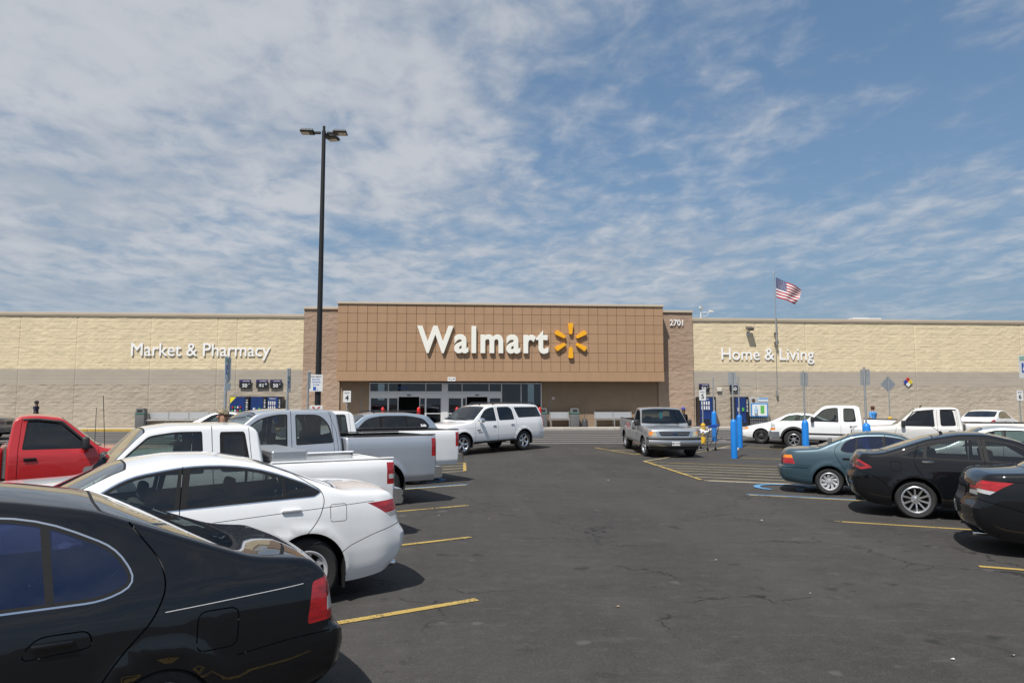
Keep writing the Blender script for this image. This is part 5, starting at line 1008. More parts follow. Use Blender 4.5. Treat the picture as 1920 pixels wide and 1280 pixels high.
# ------------------------------------------------------------------ street furniture, signs and machines
GALV = mat('galvanised', (.55, .56, .57), .35, .8); GREYP = mat('grey_post', (.34, .36, .37), .5, .4, noise=(8, .15)); SWHITE = mat('sign_face_white', (.72, .73, .72), .5); INK = mat('sign_ink', (.02, .02, .022), .6)
SBLUE = mat('sign_face_blue', (.02, .10, .42), .5); BOLL = mat('bollard_blue', (.012, .20, .62), .38, noise=(3, .06)); REDB = mat('bollard_red', (.58, .02, .015), .4); SGRN = mat('sign_face_green', (.30, .48, .40), .5)
def plate_sign(parent, x, y, z, w, h, nrm, m, name='sign_panel', t=.004):
    """flat panel facing the horizontal direction nrm"""
    a = math.atan2(nrm[0], -nrm[1]); bm = bmesh.new(); box(bm, (0, 0, 0), (w, t, h), None, min(.012, w * .05) if t > .02 else 0); o = bm_obj(name, bm, m, parent); o.location = (x, y, z); o.rotation_euler = (0, 0, a); return o
def on_sign(sgn, txt, size, dx, dz, m, off=-.004, offset=.0, name='sign_text', align='CENTER'): return text_obj(name, txt, size, (dx, off, dz), m, sgn, 0, .0008, offset, align)
# light pole with three flood heads
P = (-5.06, 26.5); lp = thing('light_pole', 'tall black parking lot light pole with three flood heads', 'lamp post', (P[0], P[1], 0))
BLK = mat('bronze_black', (.012, .011, .011), .5); bm = bmesh.new(); tube(bm, (0, 0, .75), (0, 0, 12.1), .115, 12, .07); tube(bm, (0, 0, 12.1), (0, 0, 12.28), .05, 10); bm_obj('pole', bm, BLK, lp, True, 40)
bm = bmesh.new(); tube(bm, (0, 0, 0), (0, 0, .76), .30, 24); bm_obj('concrete_base', bm, conc, lp, True, 40)
for ang, dz in ((math.pi, 0), (0, 0), (math.pi / 2 - .35, -.0)):
    bm = bmesh.new(); box(bm, (.26, 0, 12.02), (.30, .07, .10), None, .02); arm = bm_obj('lamp_arm', bm, BLK, lp); arm.rotation_euler = (0, 0, ang)
    bm = bmesh.new(); box(bm, (.60, 0, 12.04), (.50, .42, .09), None, .03, 2)
    for k in range(9): box(bm, (.40 + .05 * k, 0, 12.10), (.012, .36, .05))
    hd = bm_obj('flood_head', bm, BLK, lp); hd.rotation_euler = (0, 0, ang)
    bm = bmesh.new(); box(bm, (.68, 0, 11.99), (.28, .32, .012), None, .004); ln = bm_obj('lamp_lens', bm, mat('led_lens', (.62, .56, .42), .3), hd)
s = plate_sign(None, -5.10, 26.33, 2.73, .46, .60, (.12, -1), SWHITE, 'security_sign'); tag(s, 'white security cameras in use notice fixed to the black light pole', 'sign')
for k, (t, sz) in enumerate((('WAL-MART', .075), ('Security', .085), ('Cameras', .085), ('In Use', .085))): on_sign(s, t, sz, 0, .20 - .095 * k, SBLUE if k else INK, offset=.001)
bm = bmesh.new(); box(bm, (-.05, -.004, -.20), (.10, .003, .13)); box(bm, (.06, -.004, -.24), (.03, .003, .03)); bm_obj('sign_symbol', bm, SBLUE, s)
s = plate_sign(None, -5.08, 26.34, 1.80, .44, .26, (.1, -1), SWHITE, 'warning_sign'); tag(s, 'small red and white warning notice low on the black light pole', 'sign')
bm = bmesh.new(); box(bm, (0, -.004, -.09), (.42, .003, .07)); [box(bm, (dx, -.004, .05), (.10, .003, .05), Matrix.Rotation(a, 3, 'Y')) for dx, a in ((-.09, .3), (.09, -.3))]; bm_obj('sign_symbol', bm, mat('sign_red', (.5, .03, .03), .5), s)
# accessible parking posts
def access_sign(parent, z, nrm, back=False):
    s_ = plate_sign(parent, 0, 0, z, .30, .46, nrm, GREYP if back else SWHITE)
    a = math.atan2(nrm[0], -nrm[1]); s_.location = (nrm[0] * .035, nrm[1] * .035, z)
    if not back:
        bm = bmesh.new(); box(bm, (0, -.004, -.02), (.15, .003, .19)); sy = bm_obj('sign_symbol', bm, SBLUE, s_)
        bm = bmesh.new(); box(bm, (0, -.004, .17), (.24, .003, .08)); bm_obj('sign_band', bm, SGRN, s_)
        bm = bmesh.new(); tube(bm, (.0, -.007, -.05), (.0, -.0075, -.05), .05, 14); box(bm, (-.01, -.007, .02), (.02, .002, .07)); tube(bm, (-.01, -.007, .065), (-.01, -.0075, .065), .016, 8); bm_obj('wheelchair_mark', bm, SWHITE, s_)
    return s_
for (x, y, top, lab, two) in ((-4.77, 15.2, 2.96, 'grey post with tall blue accessible parking sign beside the cap-wearing man', True), (-4.68, 20.2, 2.96, 'grey post with accessible parking sign standing in front of the vending machines', False), (-4.56, 22.3, 2.97, 'plain grey sign post beside the security notice on the light pole', None)):
    p = thing('sign_post', lab, 'sign', (x, y, 0)); bm = bmesh.new(); tube(bm, (0, 0, 0), (0, 0, top), .032, 10); bm_obj('post', bm, GREYP, p, True, 40)
    bm = bmesh.new(); box(bm, (.02, .03, top - .26), (.09, .07, .54), None, .015); bm_obj('sign_bracket', bm, GREYP, p)
    if two is not None: access_sign(p, top - (.25 if two else .42), (1, -.12))
    if two: plate_sign(p, .04, -.005, top - .62, .30, .16, (1, -.12), SWHITE, 'fine_panel')
for i, (x, y, top, kind, lab) in enumerate(((10.07, 25.9, 3.16, 'back', 'blue bollard at the hatch corner with a grey sign seen from behind'), (12.24, 30.8, 3.17, None, 'blue bollard with a bare post between the white pickup and the vending machine'), (12.33, 34.2, 3.24, None, 'blue bollard with a bare post in front of the first right vending machine'), (12.04, 24.4, 3.14, 'edge', 'blue bollard with a sign post in front of the white pickup front wheel'), (11.98, 20.5, 3.07, 'edge', 'blue bollard with a sign post in front of the pearl pickup hood'))):
    p = thing('blue_bollard', lab, 'bollard', (x, y, gz(y)), 0, 'blue bollards carrying sign posts'); g = gz(y); bm = bmesh.new(); lathe(bm, [(.0, 0), (.115, 0), (.115, 1.30), (.10, 1.36), (.065, 1.41), (.03, 1.425)], 20); fix_normals(bm); bm_obj('sleeve', bm, BOLL, p, True, 40)
    bm = bmesh.new(); tube(bm, (0, 0, 1.40), (0, 0, top - g), .03, 10); bm_obj('post', bm, GREYP, p, True, 40)
    if kind == 'back': access_sign(p, top - g - .25, (.25, 1), True)
    elif kind == 'edge': access_sign(p, top - g - .30, (1, .55), True)
p = thing('sign_post', 'grey post with accessible parking sign above the black fastback roof', 'sign', (11.42, 13.7, 0)); bm = bmesh.new(); tube(bm, (0, 0, 0), (0, 0, 2.98), .032, 10); bm_obj('post', bm, GREYP, p, True, 40); access_sign(p, 2.74, (-1, -.05))
# row number signs
def row_sign(num, x, y, ztop, lab, base=False):
    p = thing('row_sign', lab, 'sign', (x, y, gz(y))); g = gz(y); bm = bmesh.new(); tube(bm, (0, 0, 0), (0, 0, ztop - g), .028, 8); bm_obj('post', bm, GREYP, p)
    s_ = plate_sign(p, 0, -.035, ztop - g - .24, .32, .48, (0, -1), SWHITE); on_sign(s_, 'ROW', .085, 0, .12, INK, offset=.002); on_sign(s_, num, .30, 0, -.16, INK, offset=.008)
    if base: bm = bmesh.new(); lathe(bm, [(0, 0), (.11, 0), (.11, .82), (.09, .90), (.03, .93)], 16); fix_normals(bm); bm_obj('yellow_sleeve', bm, mat('sleeve_yellow', (.70, .42, .03), .45), p, True, 40)
row_sign('4', -4.70, 31.0, 2.53, 'white row number sign reading 4 in front of the entrance wall'); row_sign('5', 11.37, 33.0, 2.62, 'white row number sign reading 5 on a yellow sleeve', True); row_sign('6', 27.05, 33.0, 2.62, 'white row number sign reading 6 near the white coupe')
p = thing('diamond_sign', 'diamond road sign seen from behind on a post with yellow sleeve', 'sign', (22.95, 37.0, gz(37))); g = gz(37); bm = bmesh.new(); tube(bm, (0, 0, 0), (0, 0, 3.45 - g), .028, 8); bm_obj('post', bm, GREYP, p)
bm = bmesh.new(); box(bm, (0, .03, 3.02 - g), (.60, .006, .60), Matrix.Rotation(math.pi / 4, 3, 'Y')); bm_obj('sign_back', bm, GALV, p); bm = bmesh.new(); lathe(bm, [(0, 0), (.11, 0), (.11, .95), (.03, 1.0)], 14); fix_normals(bm); bm_obj('yellow_sleeve', bm, mat('sleeve_yellow', (.70, .42, .03), .45), p, True, 40)
# red bollards before the doors
for x, lab in ((-4.41, 'red bollard before the left door panes, farthest from the entrance pier'), (-2.33, 'red bollard before the left sliding door opening'), (-0.08, 'red bollard before the right door set behind the white SUV hood'), (4.82, 'red bollard beside the tail of the white SUV')):
    p = thing('red_bollard', lab, 'bollard', (x, 42.75, ZS), 0, 'red bollards before the doors'); bm = bmesh.new(); lathe(bm, [(0, 0), (.10, 0), (.10, 1.08), (.085, 1.15), (.05, 1.2), (.01, 1.215)], 18); fix_normals(bm); bm_obj('sleeve', bm, REDB, p, True, 40); bm = bmesh.new(); lathe(bm, [(.14, .0), (.14, .02), (.10, .022)], 18); bm_obj('base_ring', bm, GALV, p)
# benches
BENCH = mat('bench_grey_metal', (.46, .46, .46), .4, .55)
def bench(x, nseat, lab, y=44.0):
    w = 1.16; p = thing('bench', lab, 'bench', (x, y, ZS))
    for k in range(nseat):
        cx = w * (k - (nseat - 1) / 2)
        bm = bmesh.new(); box(bm, (cx, 0, .44), (w - .04, .46, .03), None, .012)
        for j in range(9): box(bm, (cx, -.20 + .05 * j, .457), (w - .08, .03, .008))
        bm_obj('seat', bm, BENCH, p)
        bm = bmesh.new(); box(bm, (cx, .25, .70), (w - .06, .025, .40), Matrix.Rotation(-.16, 3, 'X'), .01)
        for j in range(8): box(bm, (cx, .232 + .009 * j, .54 + .045 * j), (w - .10, .012, .02), Matrix.Rotation(-.16, 3, 'X'))
        bm_obj('backrest', bm, BENCH, p)
    for k in range(nseat + 1):
        cx = w * (k - nseat / 2); bm = bmesh.new(); path_tube(bm, [(cx, -.24, 0), (cx, -.20, .44), (cx, .20, .46), (cx, .30, .93)], .02, 8); tube(bm, (cx, .18, .44), (cx, .24, 0), .02, 8); bm_obj('leg', bm, BENCH, p, True, 40)
bench(-15.95, 4, 'long grey metal bench of four seats beside the vending machines on the left wing'); bench(6.2, 1, 'single grey metal bench beside the litter bin near the doors'); bench(9.55, 2, 'grey metal bench of two seats under the entrance block')
def bin_(x, lab, y=43.9):
    p = thing('litter_bin', lab, 'litter bin', (x, y, ZS)); bm = bmesh.new(); box(bm, (0, 0, .40), (.56, .50, .80), None, .04, 2)
    for v in bm.verts: v.co.x *= 1 - .08 * (1 - v.co.z / .8); v.co.y *= 1 - .08 * (1 - v.co.z / .8)
    bm_obj('body', bm, mat('bin_grey', (.115, .118, .122), .7), p, True, 40)
    bm = bmesh.new(); box(bm, (0, 0, .83), (.60, .54, .05), None, .015); bm_obj('collar', bm, mat('bin_green', (.05, .18, .14), .6), p)
    bm = bmesh.new(); prism(bm, [(-.27, .855), (.27, .855), (.22, 1.14), (-.22, 1.14)], -.24, .24); fix_normals(bm); bmesh.ops.bevel(bm, geom=bm.edges[:], offset=.03, segments=2, affect='EDGES'); hd = bm_obj('hood', bm, mat('bin_hood', (.16, .165, .17), .65), p, True, 40)
    bm = bmesh.new(); box(bm, (0, -.242, 1.0), (.30, .02, .14), None, .008); bm_obj('flap', bm, mat('bin_flap', (.02, .02, .02), .6), p)
bin_(-18.53, 'grey litter bin with green collar at the end of the long bench'); bin_(7.09, 'grey litter bin with green collar between the two right benches'); bin_(5.13, 'grey litter bin with green collar behind the white SUV')
p = thing('ash_urn', 'small dark ash urn with a broom standing in it', 'ash urn', (7.72, 43.9, ZS)); bm = bmesh.new(); lathe(bm, [(0, 0), (.2, 0), (.19, .3), (.16, .42), (.09, .5), (0, .5)], 18); fix_normals(bm); bm_obj('urn', bm, mat('urn_dark', (.05, .05, .055), .6), p, True, 40); bm = bmesh.new(); tube(bm, (0, 0, .45), (.02, .02, 1.1), .014, 8); bm_obj('broom_handle', bm, mat('urn_dark', (.05, .05, .055), .6), p)
# vending machines
def vending(x, w, lab, style, group=None):
    p = thing('vending_machine', lab, 'vending machine', (x, 44.02, ZS), 0, group); d = .78; bm = bmesh.new(); box(bm, (0, 0, .92), (w, d, 1.84), None, .02); bm_obj('cabinet', bm, mat('vending_black', (.012, .013, .018), .4), p)
    VB = mat('vending_blue', (.012, .035, .15), .35, noise=(3, .3)); fy = -d / 2 - .006
    bm = bmesh.new(); box(bm, (-w * .10, fy, 1.02), (w * .74, .012, 1.56), None, .004); bm_obj('front_panel', bm, VB, p)
    bm = bmesh.new(); box(bm, (w * .37, fy - .004, 1.1), (w * .16, .02, 1.3), None, .004); bm_obj('selection_strip', bm, mat('vending_black', (.012, .013, .018), .4), p)
    bm = bmesh.new()
    for k in range(6): box(bm, (w * .37, fy - .016, 1.62 - .13 * k), (w * .09, .006, .07 if k % 2 else .04))
    tag(bm_obj('buttons', bm, mat('vending_white', (.75, .76, .78), .4), p), kind='stuff')
    bm = bmesh.new(); box(bm, (-w * .1, fy - .004, .36), (w * .4, .02, .16), None, .004); bm_obj('delivery_flap', bm, mat('vending_black', (.012, .013, .018), .4), p)
    CANS = [mat('can_white', (.7, .7, .72), .3), mat('can_red', (.5, .03, .03), .3), mat('can_green', (.10, .38, .06), .3)]
    if style == 'corner':
        mesh_obj('corner_flash', [(-w * .47, fy - .008, 1.80), (-w * .47, fy - .008, 1.42), (-w * .18, fy - .008, 1.80)], [(0, 1, 2)], mat('flash_yellow', (.80, .68, .04), .45), p)
    cols = {'corner': [(-.33 + .13 * i, z) for z in (.75, .95, 1.15) for i in range(4)], 'plain': [(-.25 + .32 * i, .95) for i in range(2)], 'rows': [(-.36 + .14 * i, z) for z in (1.05, 1.34) for i in range(4)]}[style]
    for i, (dx, z) in enumerate(cols):
        bm = bmesh.new(); r_ = .045 if style != 'plain' else .08; tube(bm, (dx * w, fy - .012, z), (dx * w, fy - .012, z + (.11 if style == 'corner' else .22)), r_ * w, 10); bm_obj('drink_can', bm, CANS[(i * 2 if style == 'plain' else i + (i // 4)) % 3] if style != 'rows' else CANS[0], p, True, 40)
    if style == 'rows': text_obj('machine_text', 'Walmart', .11, (-w * .12, fy - .008, 1.68), mat('vending_white', (.75, .76, .78), .4), p, 0, .001, .001)
    return p
vending(-12.86, 1.14, 'dark blue drinks machine with yellow corner flash, farthest from the brown pillar', 'corner'); vending(-11.76, .95, 'dark blue drinks machine with red and green bottles between two others', 'plain'); vending(-10.86, .84, 'dark blue drinks machine with two rows of cans nearest the left brown pillar', 'rows')
vending(15.37, 1.04, 'dark blue drinks machine with two rows of cans beside the right brown pillar', 'rows'); vending(17.53, .88, 'dark drinks machine with green bottle picture beside the water refill panel', 'plain')
# price boards
def price(x, z, txt, lab, w=.70, h=.50, cents=None):
    s_ = plate_sign(None, x, 44.40, z, w, h, (0, -1), mat('price_black', (.015, .015, .02), .45), 'price_board', .03); tag(s_, lab, 'sign', 'price boards above the drinks machines')
    bm = bmesh.new(); box(bm, (0, -.018, h * .35), (w, .006, h * .28)); bm_obj('heading_band', bm, mat('price_purple', (.035, .025, .12), .45), s_); on_sign(s_, 'Low Price', .095, .06, h * .28, SWHITE, -.023, .002); on_sign(s_, txt, .30, -.02 if cents else .0, -h * .40, SWHITE, -.018, .008)
    if cents: on_sign(s_, cents, .13, w * .33, -h * .1, SWHITE, -.018, .004)
price(-12.79, 3.17, '50', 'black price board reading 50 cents, farthest from the brown pillar', cents='¢'); price(-11.80, 3.17, '$1', 'black price board reading one dollar fifty between two others', cents='50'); price(-10.98, 3.17, '50', 'black price board reading 50 cents beside the accessible parking sign', cents='¢')
price(15.42, 3.0, '50', 'black price board reading 50 cents near the right brown pillar', .66, .46, '¢'); price(17.37, 3.0, '50', 'black price board reading 50 cents behind the grey bollard post', .62, .46)
# water refill panel over a wire bottle cage
p = thing('water_station', 'pale water refill panel with blue framed poster over a wire bottle cage', 'water station', (18.68, 44.08, ZS)); bm = bmesh.new(); box(bm, (0, 0, 1.22), (1.22, .6, 1.16), None, .02); bm_obj('cabinet', bm, mat('station_grey', (.42, .43, .43), .5), p)
bm = bmesh.new(); box(bm, (.02, -.31, 1.02), (1.08, .02, .84), None, .01); bm_obj('poster_frame', bm, mat('poster_frame_blue', (.03, .24, .58), .45), p); bm = bmesh.new(); box(bm, (.02, -.325, 1.02), (.94, .01, .70)); ps = bm_obj('poster', bm, SWHITE, p)
bm = bmesh.new(); box(bm, (.20, -.333, 1.05), (.24, .006, .50)); bm_obj('poster_print', bm, mat('poster_green', (.12, .42, .10), .5), p); bm = bmesh.new(); tube(bm, (-.22, -.333, .8), (-.22, -.333, 1.1), .11, 12); tube(bm, (-.22, -.333, 1.1), (-.22, -.333, 1.28), .05, 10); bm_obj('bottle_print', bm, mat('poster_pale_blue', (.35, .50, .66), .5), p)
bm = bmesh.new(); box(bm, (.28, -.31, 1.66), (.62, .02, .22)); bm_obj('top_notice', bm, mat('notice_pale', (.60, .66, .72), .5), p); bm = bmesh.new(); box(bm, (.28, -.322, 1.735), (.60, .01, .07)); bm_obj('notice_heading', bm, mat('poster_frame_blue', (.03, .24, .58), .45), p)
bm = bmesh.new(); tube(bm, (-.35, -.31, 1.62), (-.35, -.33, 1.62), .11, 16); bm_obj('round_emblem', bm, mat('emblem_brown', (.10, .06, .04), .5), p)
bm = bmesh.new()
for k in range(9): tube(bm, (-.58 + .145 * k, -.29, .05), (-.58 + .145 * k, -.29, .62), .008, 6)
for z in (.05, .25, .45, .62): tube(bm, (-.6, -.29, z), (.6, -.29, z), .009, 6)
bm_obj('wire_cage', bm, GALV, p); bm = bmesh.new(); box(bm, (0, .05, .3), (1.1, .5, .5)); bm_obj('bottle_shelf', bm, mat('cage_dark', (.06, .06, .07), .8), p)
# things on the walls
s_ = thing('hazard_diamond', 'small four-colour hazard diamond high on the taupe wall', 'sign', (28.88, 44.42, 3.37))
for (dx, dz, c, nm) in ((0, .16, (.55, .03, .03), 'red'), (-.16, 0, (.02, .06, .38), 'blue'), (.16, 0, (.75, .60, .03), 'yellow'), (0, -.16, (.72, .73, .72), 'white')):
    bm = bmesh.new(); box(bm, (0, 0, 0), (.218, .012, .218), Matrix.Rotation(math.pi / 4, 3, 'Y')); o = bm_obj('hazard_field', bm, mat('hazard_' + nm, c, .5), s_); o.location = (dx, 0, dz)
    if nm != 'white': text_obj('hazard_figure', '2' if nm == 'yellow' else '0', .2, (dx, -.008, dz - .07), INK, s_, 0, .001)
p = thing('wall_floodlight', 'metal floodlight on a bracket fixed to the cream wall above Home & Living', 'wall light', (18.38, 44.42, 6.45)); bm = bmesh.new(); box(bm, (0, -.28, .28), (.42, .40, .20), Matrix.Rotation(.35, 3, 'X'), .04, 2); bm_obj('lamp_housing', bm, mat('flood_bronze', (.20, .18, .16), .4, .5), p, True, 40); bm = bmesh.new(); tube(bm, (0, 0, 0), (0, -.2, .06), .035, 8); tube(bm, (0, -.2, .06), (0, -.24, .2), .035, 8); box(bm, (0, -.01, 0), (.2, .03, .26), None, .01); bm_obj('bracket', bm, GALV, p)
p = thing('camera_mast', 'white roof mast carrying two white security cameras', 'security camera', (15.45, 44.8, 7.4)); bm = bmesh.new(); tube(bm, (0, 0, 0), (0, 0, .62), .035, 10); tube(bm, (0, 0, .40), (.62, -.05, .40), .022, 8); path_tube(bm, [(.02, 0, .3), (.2, 0, .14), (.45, -.03, .24), (.55, -.04, .38)], .010, 6); bm_obj('mast', bm, SWHITE, p)
for (x, z, a) in ((.03, .68, .5), (.66, .48, -.2)):
    bm = bmesh.new(); box(bm, (0, 0, 0), (.30, .12, .12), None, .03, 2); box(bm, (.0, 0, .065), (.34, .14, .012)); o = bm_obj('camera_body', bm, SWHITE, p, True, 40); o.location = (x, -.06, z); o.rotation_euler = (0, .25, a)
p = thing('wall_box', 'small white alarm box on the taupe wall between two price boards', 'alarm box', (16.41, 44.42, 2.87)); bm = bmesh.new(); box(bm, (0, 0, 0), (.30, .1, .24), None, .02); bm_obj('box_cover', bm, mat('box_cream', (.62, .60, .52), .5), p)
p = thing('alarm_strobe', 'small round white alarm strobe on the brown entrance wall', 'alarm', (5.86, 44.46, 2.32)); bm = bmesh.new(); tube(bm, (0, 0, 0), (0, -.06, 0), .09, 16); bm_obj('strobe_body', bm, mat('strobe_white', (.7, .66, .6), .4), p, True, 40); bm = bmesh.new(); tube(bm, (0, -.06, 0), (0, -.08, 0), .04, 12); bm_obj('strobe_lens', bm, mat('strobe_red', (.3, .08, .06), .3), p)
# flag pole on the parapet wall, flag, control box and conduit
p = thing('flag_pole', 'slim metal flag pole bracketed to the cream wall with a conduit below', 'flag pole', (20.12, 44.22, 0)); bm = bmesh.new(); tube(bm, (.03, 0, 5.7), (-.02, 0, 10.25), .045, 10, .03); bm_obj('pole', bm, GALV, p, True, 40); bm = bmesh.new(); bmesh.ops.create_uvsphere(bm, u_segments=12, v_segments=8, radius=.07, matrix=Matrix.Translation((-.02, 0, 10.31))); bm_obj('finial', bm, CHROME(), p, True)
for z in (6.44, 5.86): bm = bmesh.new(); tube(bm, (.02, -.03, z), (.02, .2, z), .09, 12); bm_obj('wall_bracket', bm, mat('flood_bronze', (.20, .18, .16), .4, .5), p, True, 40)
bm = bmesh.new(); tube(bm, (.05, .16, 5.8), (.02, .16, 2.8), .012, 6); box(bm, (.0, .12, 2.66), (.12, .1, .34), None, .01); bm_obj('conduit', bm, mat('conduit_grey', (.25, .25, .25), .5), p)
def flag():
    NU, NV_ = 60, 39; V = []; uu = np.linspace(0, 1, NU + 1); vv = np.linspace(0, 1, NV_ + 1)
    for u in uu:
        for v in vv:
            drop = .78 * u ** 1.05 + .10 * math.sin(3.0 * u) * v; fold = max(0, u - .45) * max(0, v - .55); x = 1.72 * u * (1 - .12 * v) - .9 * fold; z = -drop - 1.30 * v * (1 - .18 * u) - .55 * fold + .30 * v * u
            y = .14 * math.sin(7.5 * u + 2.2 * v) * u ** .7 + .9 * fold * math.sin(9 * u + 5 * v); V.append((x, y, z))
    F = []; MI = []; n = NV_ + 1
    for i in range(NU):
        for j in range(NV_):
            F.append((i * n + j, i * n + j + 1, (i + 1) * n + j + 1, (i + 1) * n + j)); st = j // 3; MI.append(2 if (i < 24 and st < 7) else (0 if st % 2 == 0 else 1))
    o = mesh_obj('flag', V, F, [mat('flag_red', (.42, .012, .03), .8), mat('flag_white', (.80, .80, .80), .8), mat('flag_blue', (.015, .02, .13), .8)]); o.data.polygons.foreach_set('material_index', MI); o.data.polygons.foreach_set('use_smooth', [True] * len(F))
    o.location = (20.22, 44.20, 10.03); tag(o, 'red, white and blue striped flag with stars flying from the wall pole', 'flag')
    P3 = np.array(V).reshape(NU + 1, n, 3); sv, sf = [], []
    for r in range(9):
        for c in range(6 if r % 2 == 0 else 5):
            u = (2 * c + 1 + (r % 2)) / 12 * .4; v = (r + 1) / 10 * 7 / 13; i = min(int(u * NU), NU - 2); j = min(int(v * NV_), NV_ - 2); p0 = P3[i, j]; du = (P3[i + 1, j] - p0) * NU; dv = (P3[i, j + 1] - p0) * NV_; nn = np.cross(du, dv); nn /= np.linalg.norm(nn); c0 = p0 + du * (u - i / NU) + dv * (v - j / NV_)
            eu = du / np.linalg.norm(du); ev = np.cross(nn, eu)
            for sgn in (1, -1):
                k = len(sv); sv += [tuple(c0 + nn * .006 * sgn + (.034 if q % 2 == 0 else .014) * (math.sin(q * math.pi / 5) * eu + math.cos(q * math.pi / 5) * ev)) for q in range(10)]; sf.append(tuple(range(k, k + 10)) if sgn > 0 else tuple(range(k, k + 10))[::-1])
    tag(mesh_obj('star', sv, sf, mat('flag_white', (.80, .80, .80), .8), o), kind='stuff')
flag()
# shopping trolley with bags by the hatch
def trolley(x, y, rz):
    p = thing('shopping_trolley', 'wire shopping trolley with blue trim and white bags beside the silver pickup', 'shopping trolley', (x, y, gz(y)), rz); WIRE = mat('trolley_wire', (.30, .31, .32), .3, .8)
    lo = [(-.42, -.22, .55), (.42, -.18, .62), (.42, .18, .62), (-.42, .22, .55)]; hi = [(-.50, -.29, 1.0), (.50, -.24, .98), (.50, .24, .98), (-.50, .29, 1.0)]; bm = bmesh.new(); L3 = lambda a, b, t: tuple(np.array(a) + (np.array(b) - np.array(a)) * t)
    for i in range(4):
        a, b, c, d = lo[i], lo[(i + 1) % 4], hi[i], hi[(i + 1) % 4]; tube(bm, a, b, .008, 6); tube(bm, c, d, .010, 6)
        for k in range(9 if i % 2 == 0 else 6): t = k / (8 if i % 2 == 0 else 5); tube(bm, L3(a, b, t), L3(c, d, t), .0035, 5)
        for t in (.25, .5, .75): tube(bm, L3(a, c, t), L3(b, d, t), .0035, 5)
    for k in range(8): tube(bm, L3(lo[0], lo[3], k / 7), L3(lo[1], lo[2], k / 7), .0035, 5)
    bm_obj('basket', bm, WIRE, p); bm = bmesh.new()
    for s in (1, -1): path_tube(bm, [(-.62, s * .24, 1.06), (-.46, s * .23, .60), (-.40, s * .22, .22), (.40, s * .17, .18)], .014, 8); tube(bm, (-.05, s * .2, .2), (-.44, s * .22, .55), .012, 6)
    tube(bm, (-.4, -.22, .22), (-.4, .22, .22), .012, 6); tube(bm, (.40, -.17, .18), (.40, .17, .18), .012, 6); bm_obj('frame', bm, mat('trolley_dark', (.06, .06, .065), .45), p, True, 40)
    bm = bmesh.new(); tube(bm, (-.63, -.25, 1.06), (-.63, .25, 1.06), .02, 10); box(bm, (-.50, 0, .99), (.03, .52, .09), None, .01); bm_obj('handle', bm, mat('trolley_blue', (.02, .09, .45), .45), p)
    for x_, y_ in ((-.40, .22), (-.40, -.22), (.40, .17), (.40, -.17)):
        bm = bmesh.new(); lathe(bm, [(.012, -.015), (.06, -.015), (.06, .015), (.012, .015)], 14, 'Y', (x_, y_, .06)); tube(bm, (x_, y_, .07), (x_, y_, .2), .012, 6); bm_obj('castor', bm, RUB(), p, True, 40)
    b = thing('carrier_bags', 'white plastic carrier bags piled in the wire trolley', 'bags', (x, y, gz(y))); 
    for k, (dx, dy, dz) in enumerate(((-.1, .02, .72), (.18, -.04, .76), (-.25, -.06, .80))):
        bm = bmesh.new(); bmesh.ops.create_icosphere(bm, subdivisions=3, radius=.105, matrix=Matrix.Translation((dx, dy, dz)) @ Matrix.Diagonal((1, .9, 1.1, 1)))
        for v in bm.verts: v.co += Vector(v.normal) * .03 * math.sin(23 * v.co.x + 17 * v.co.y + 31 * v.co.z + k)
        bm_obj('bag', bm, mat('bag_white', (.72, .72, .73), .45), b, True)
    b.rotation_euler = (0, 0, rz)
trolley(10.30, 29.75, 2.0)

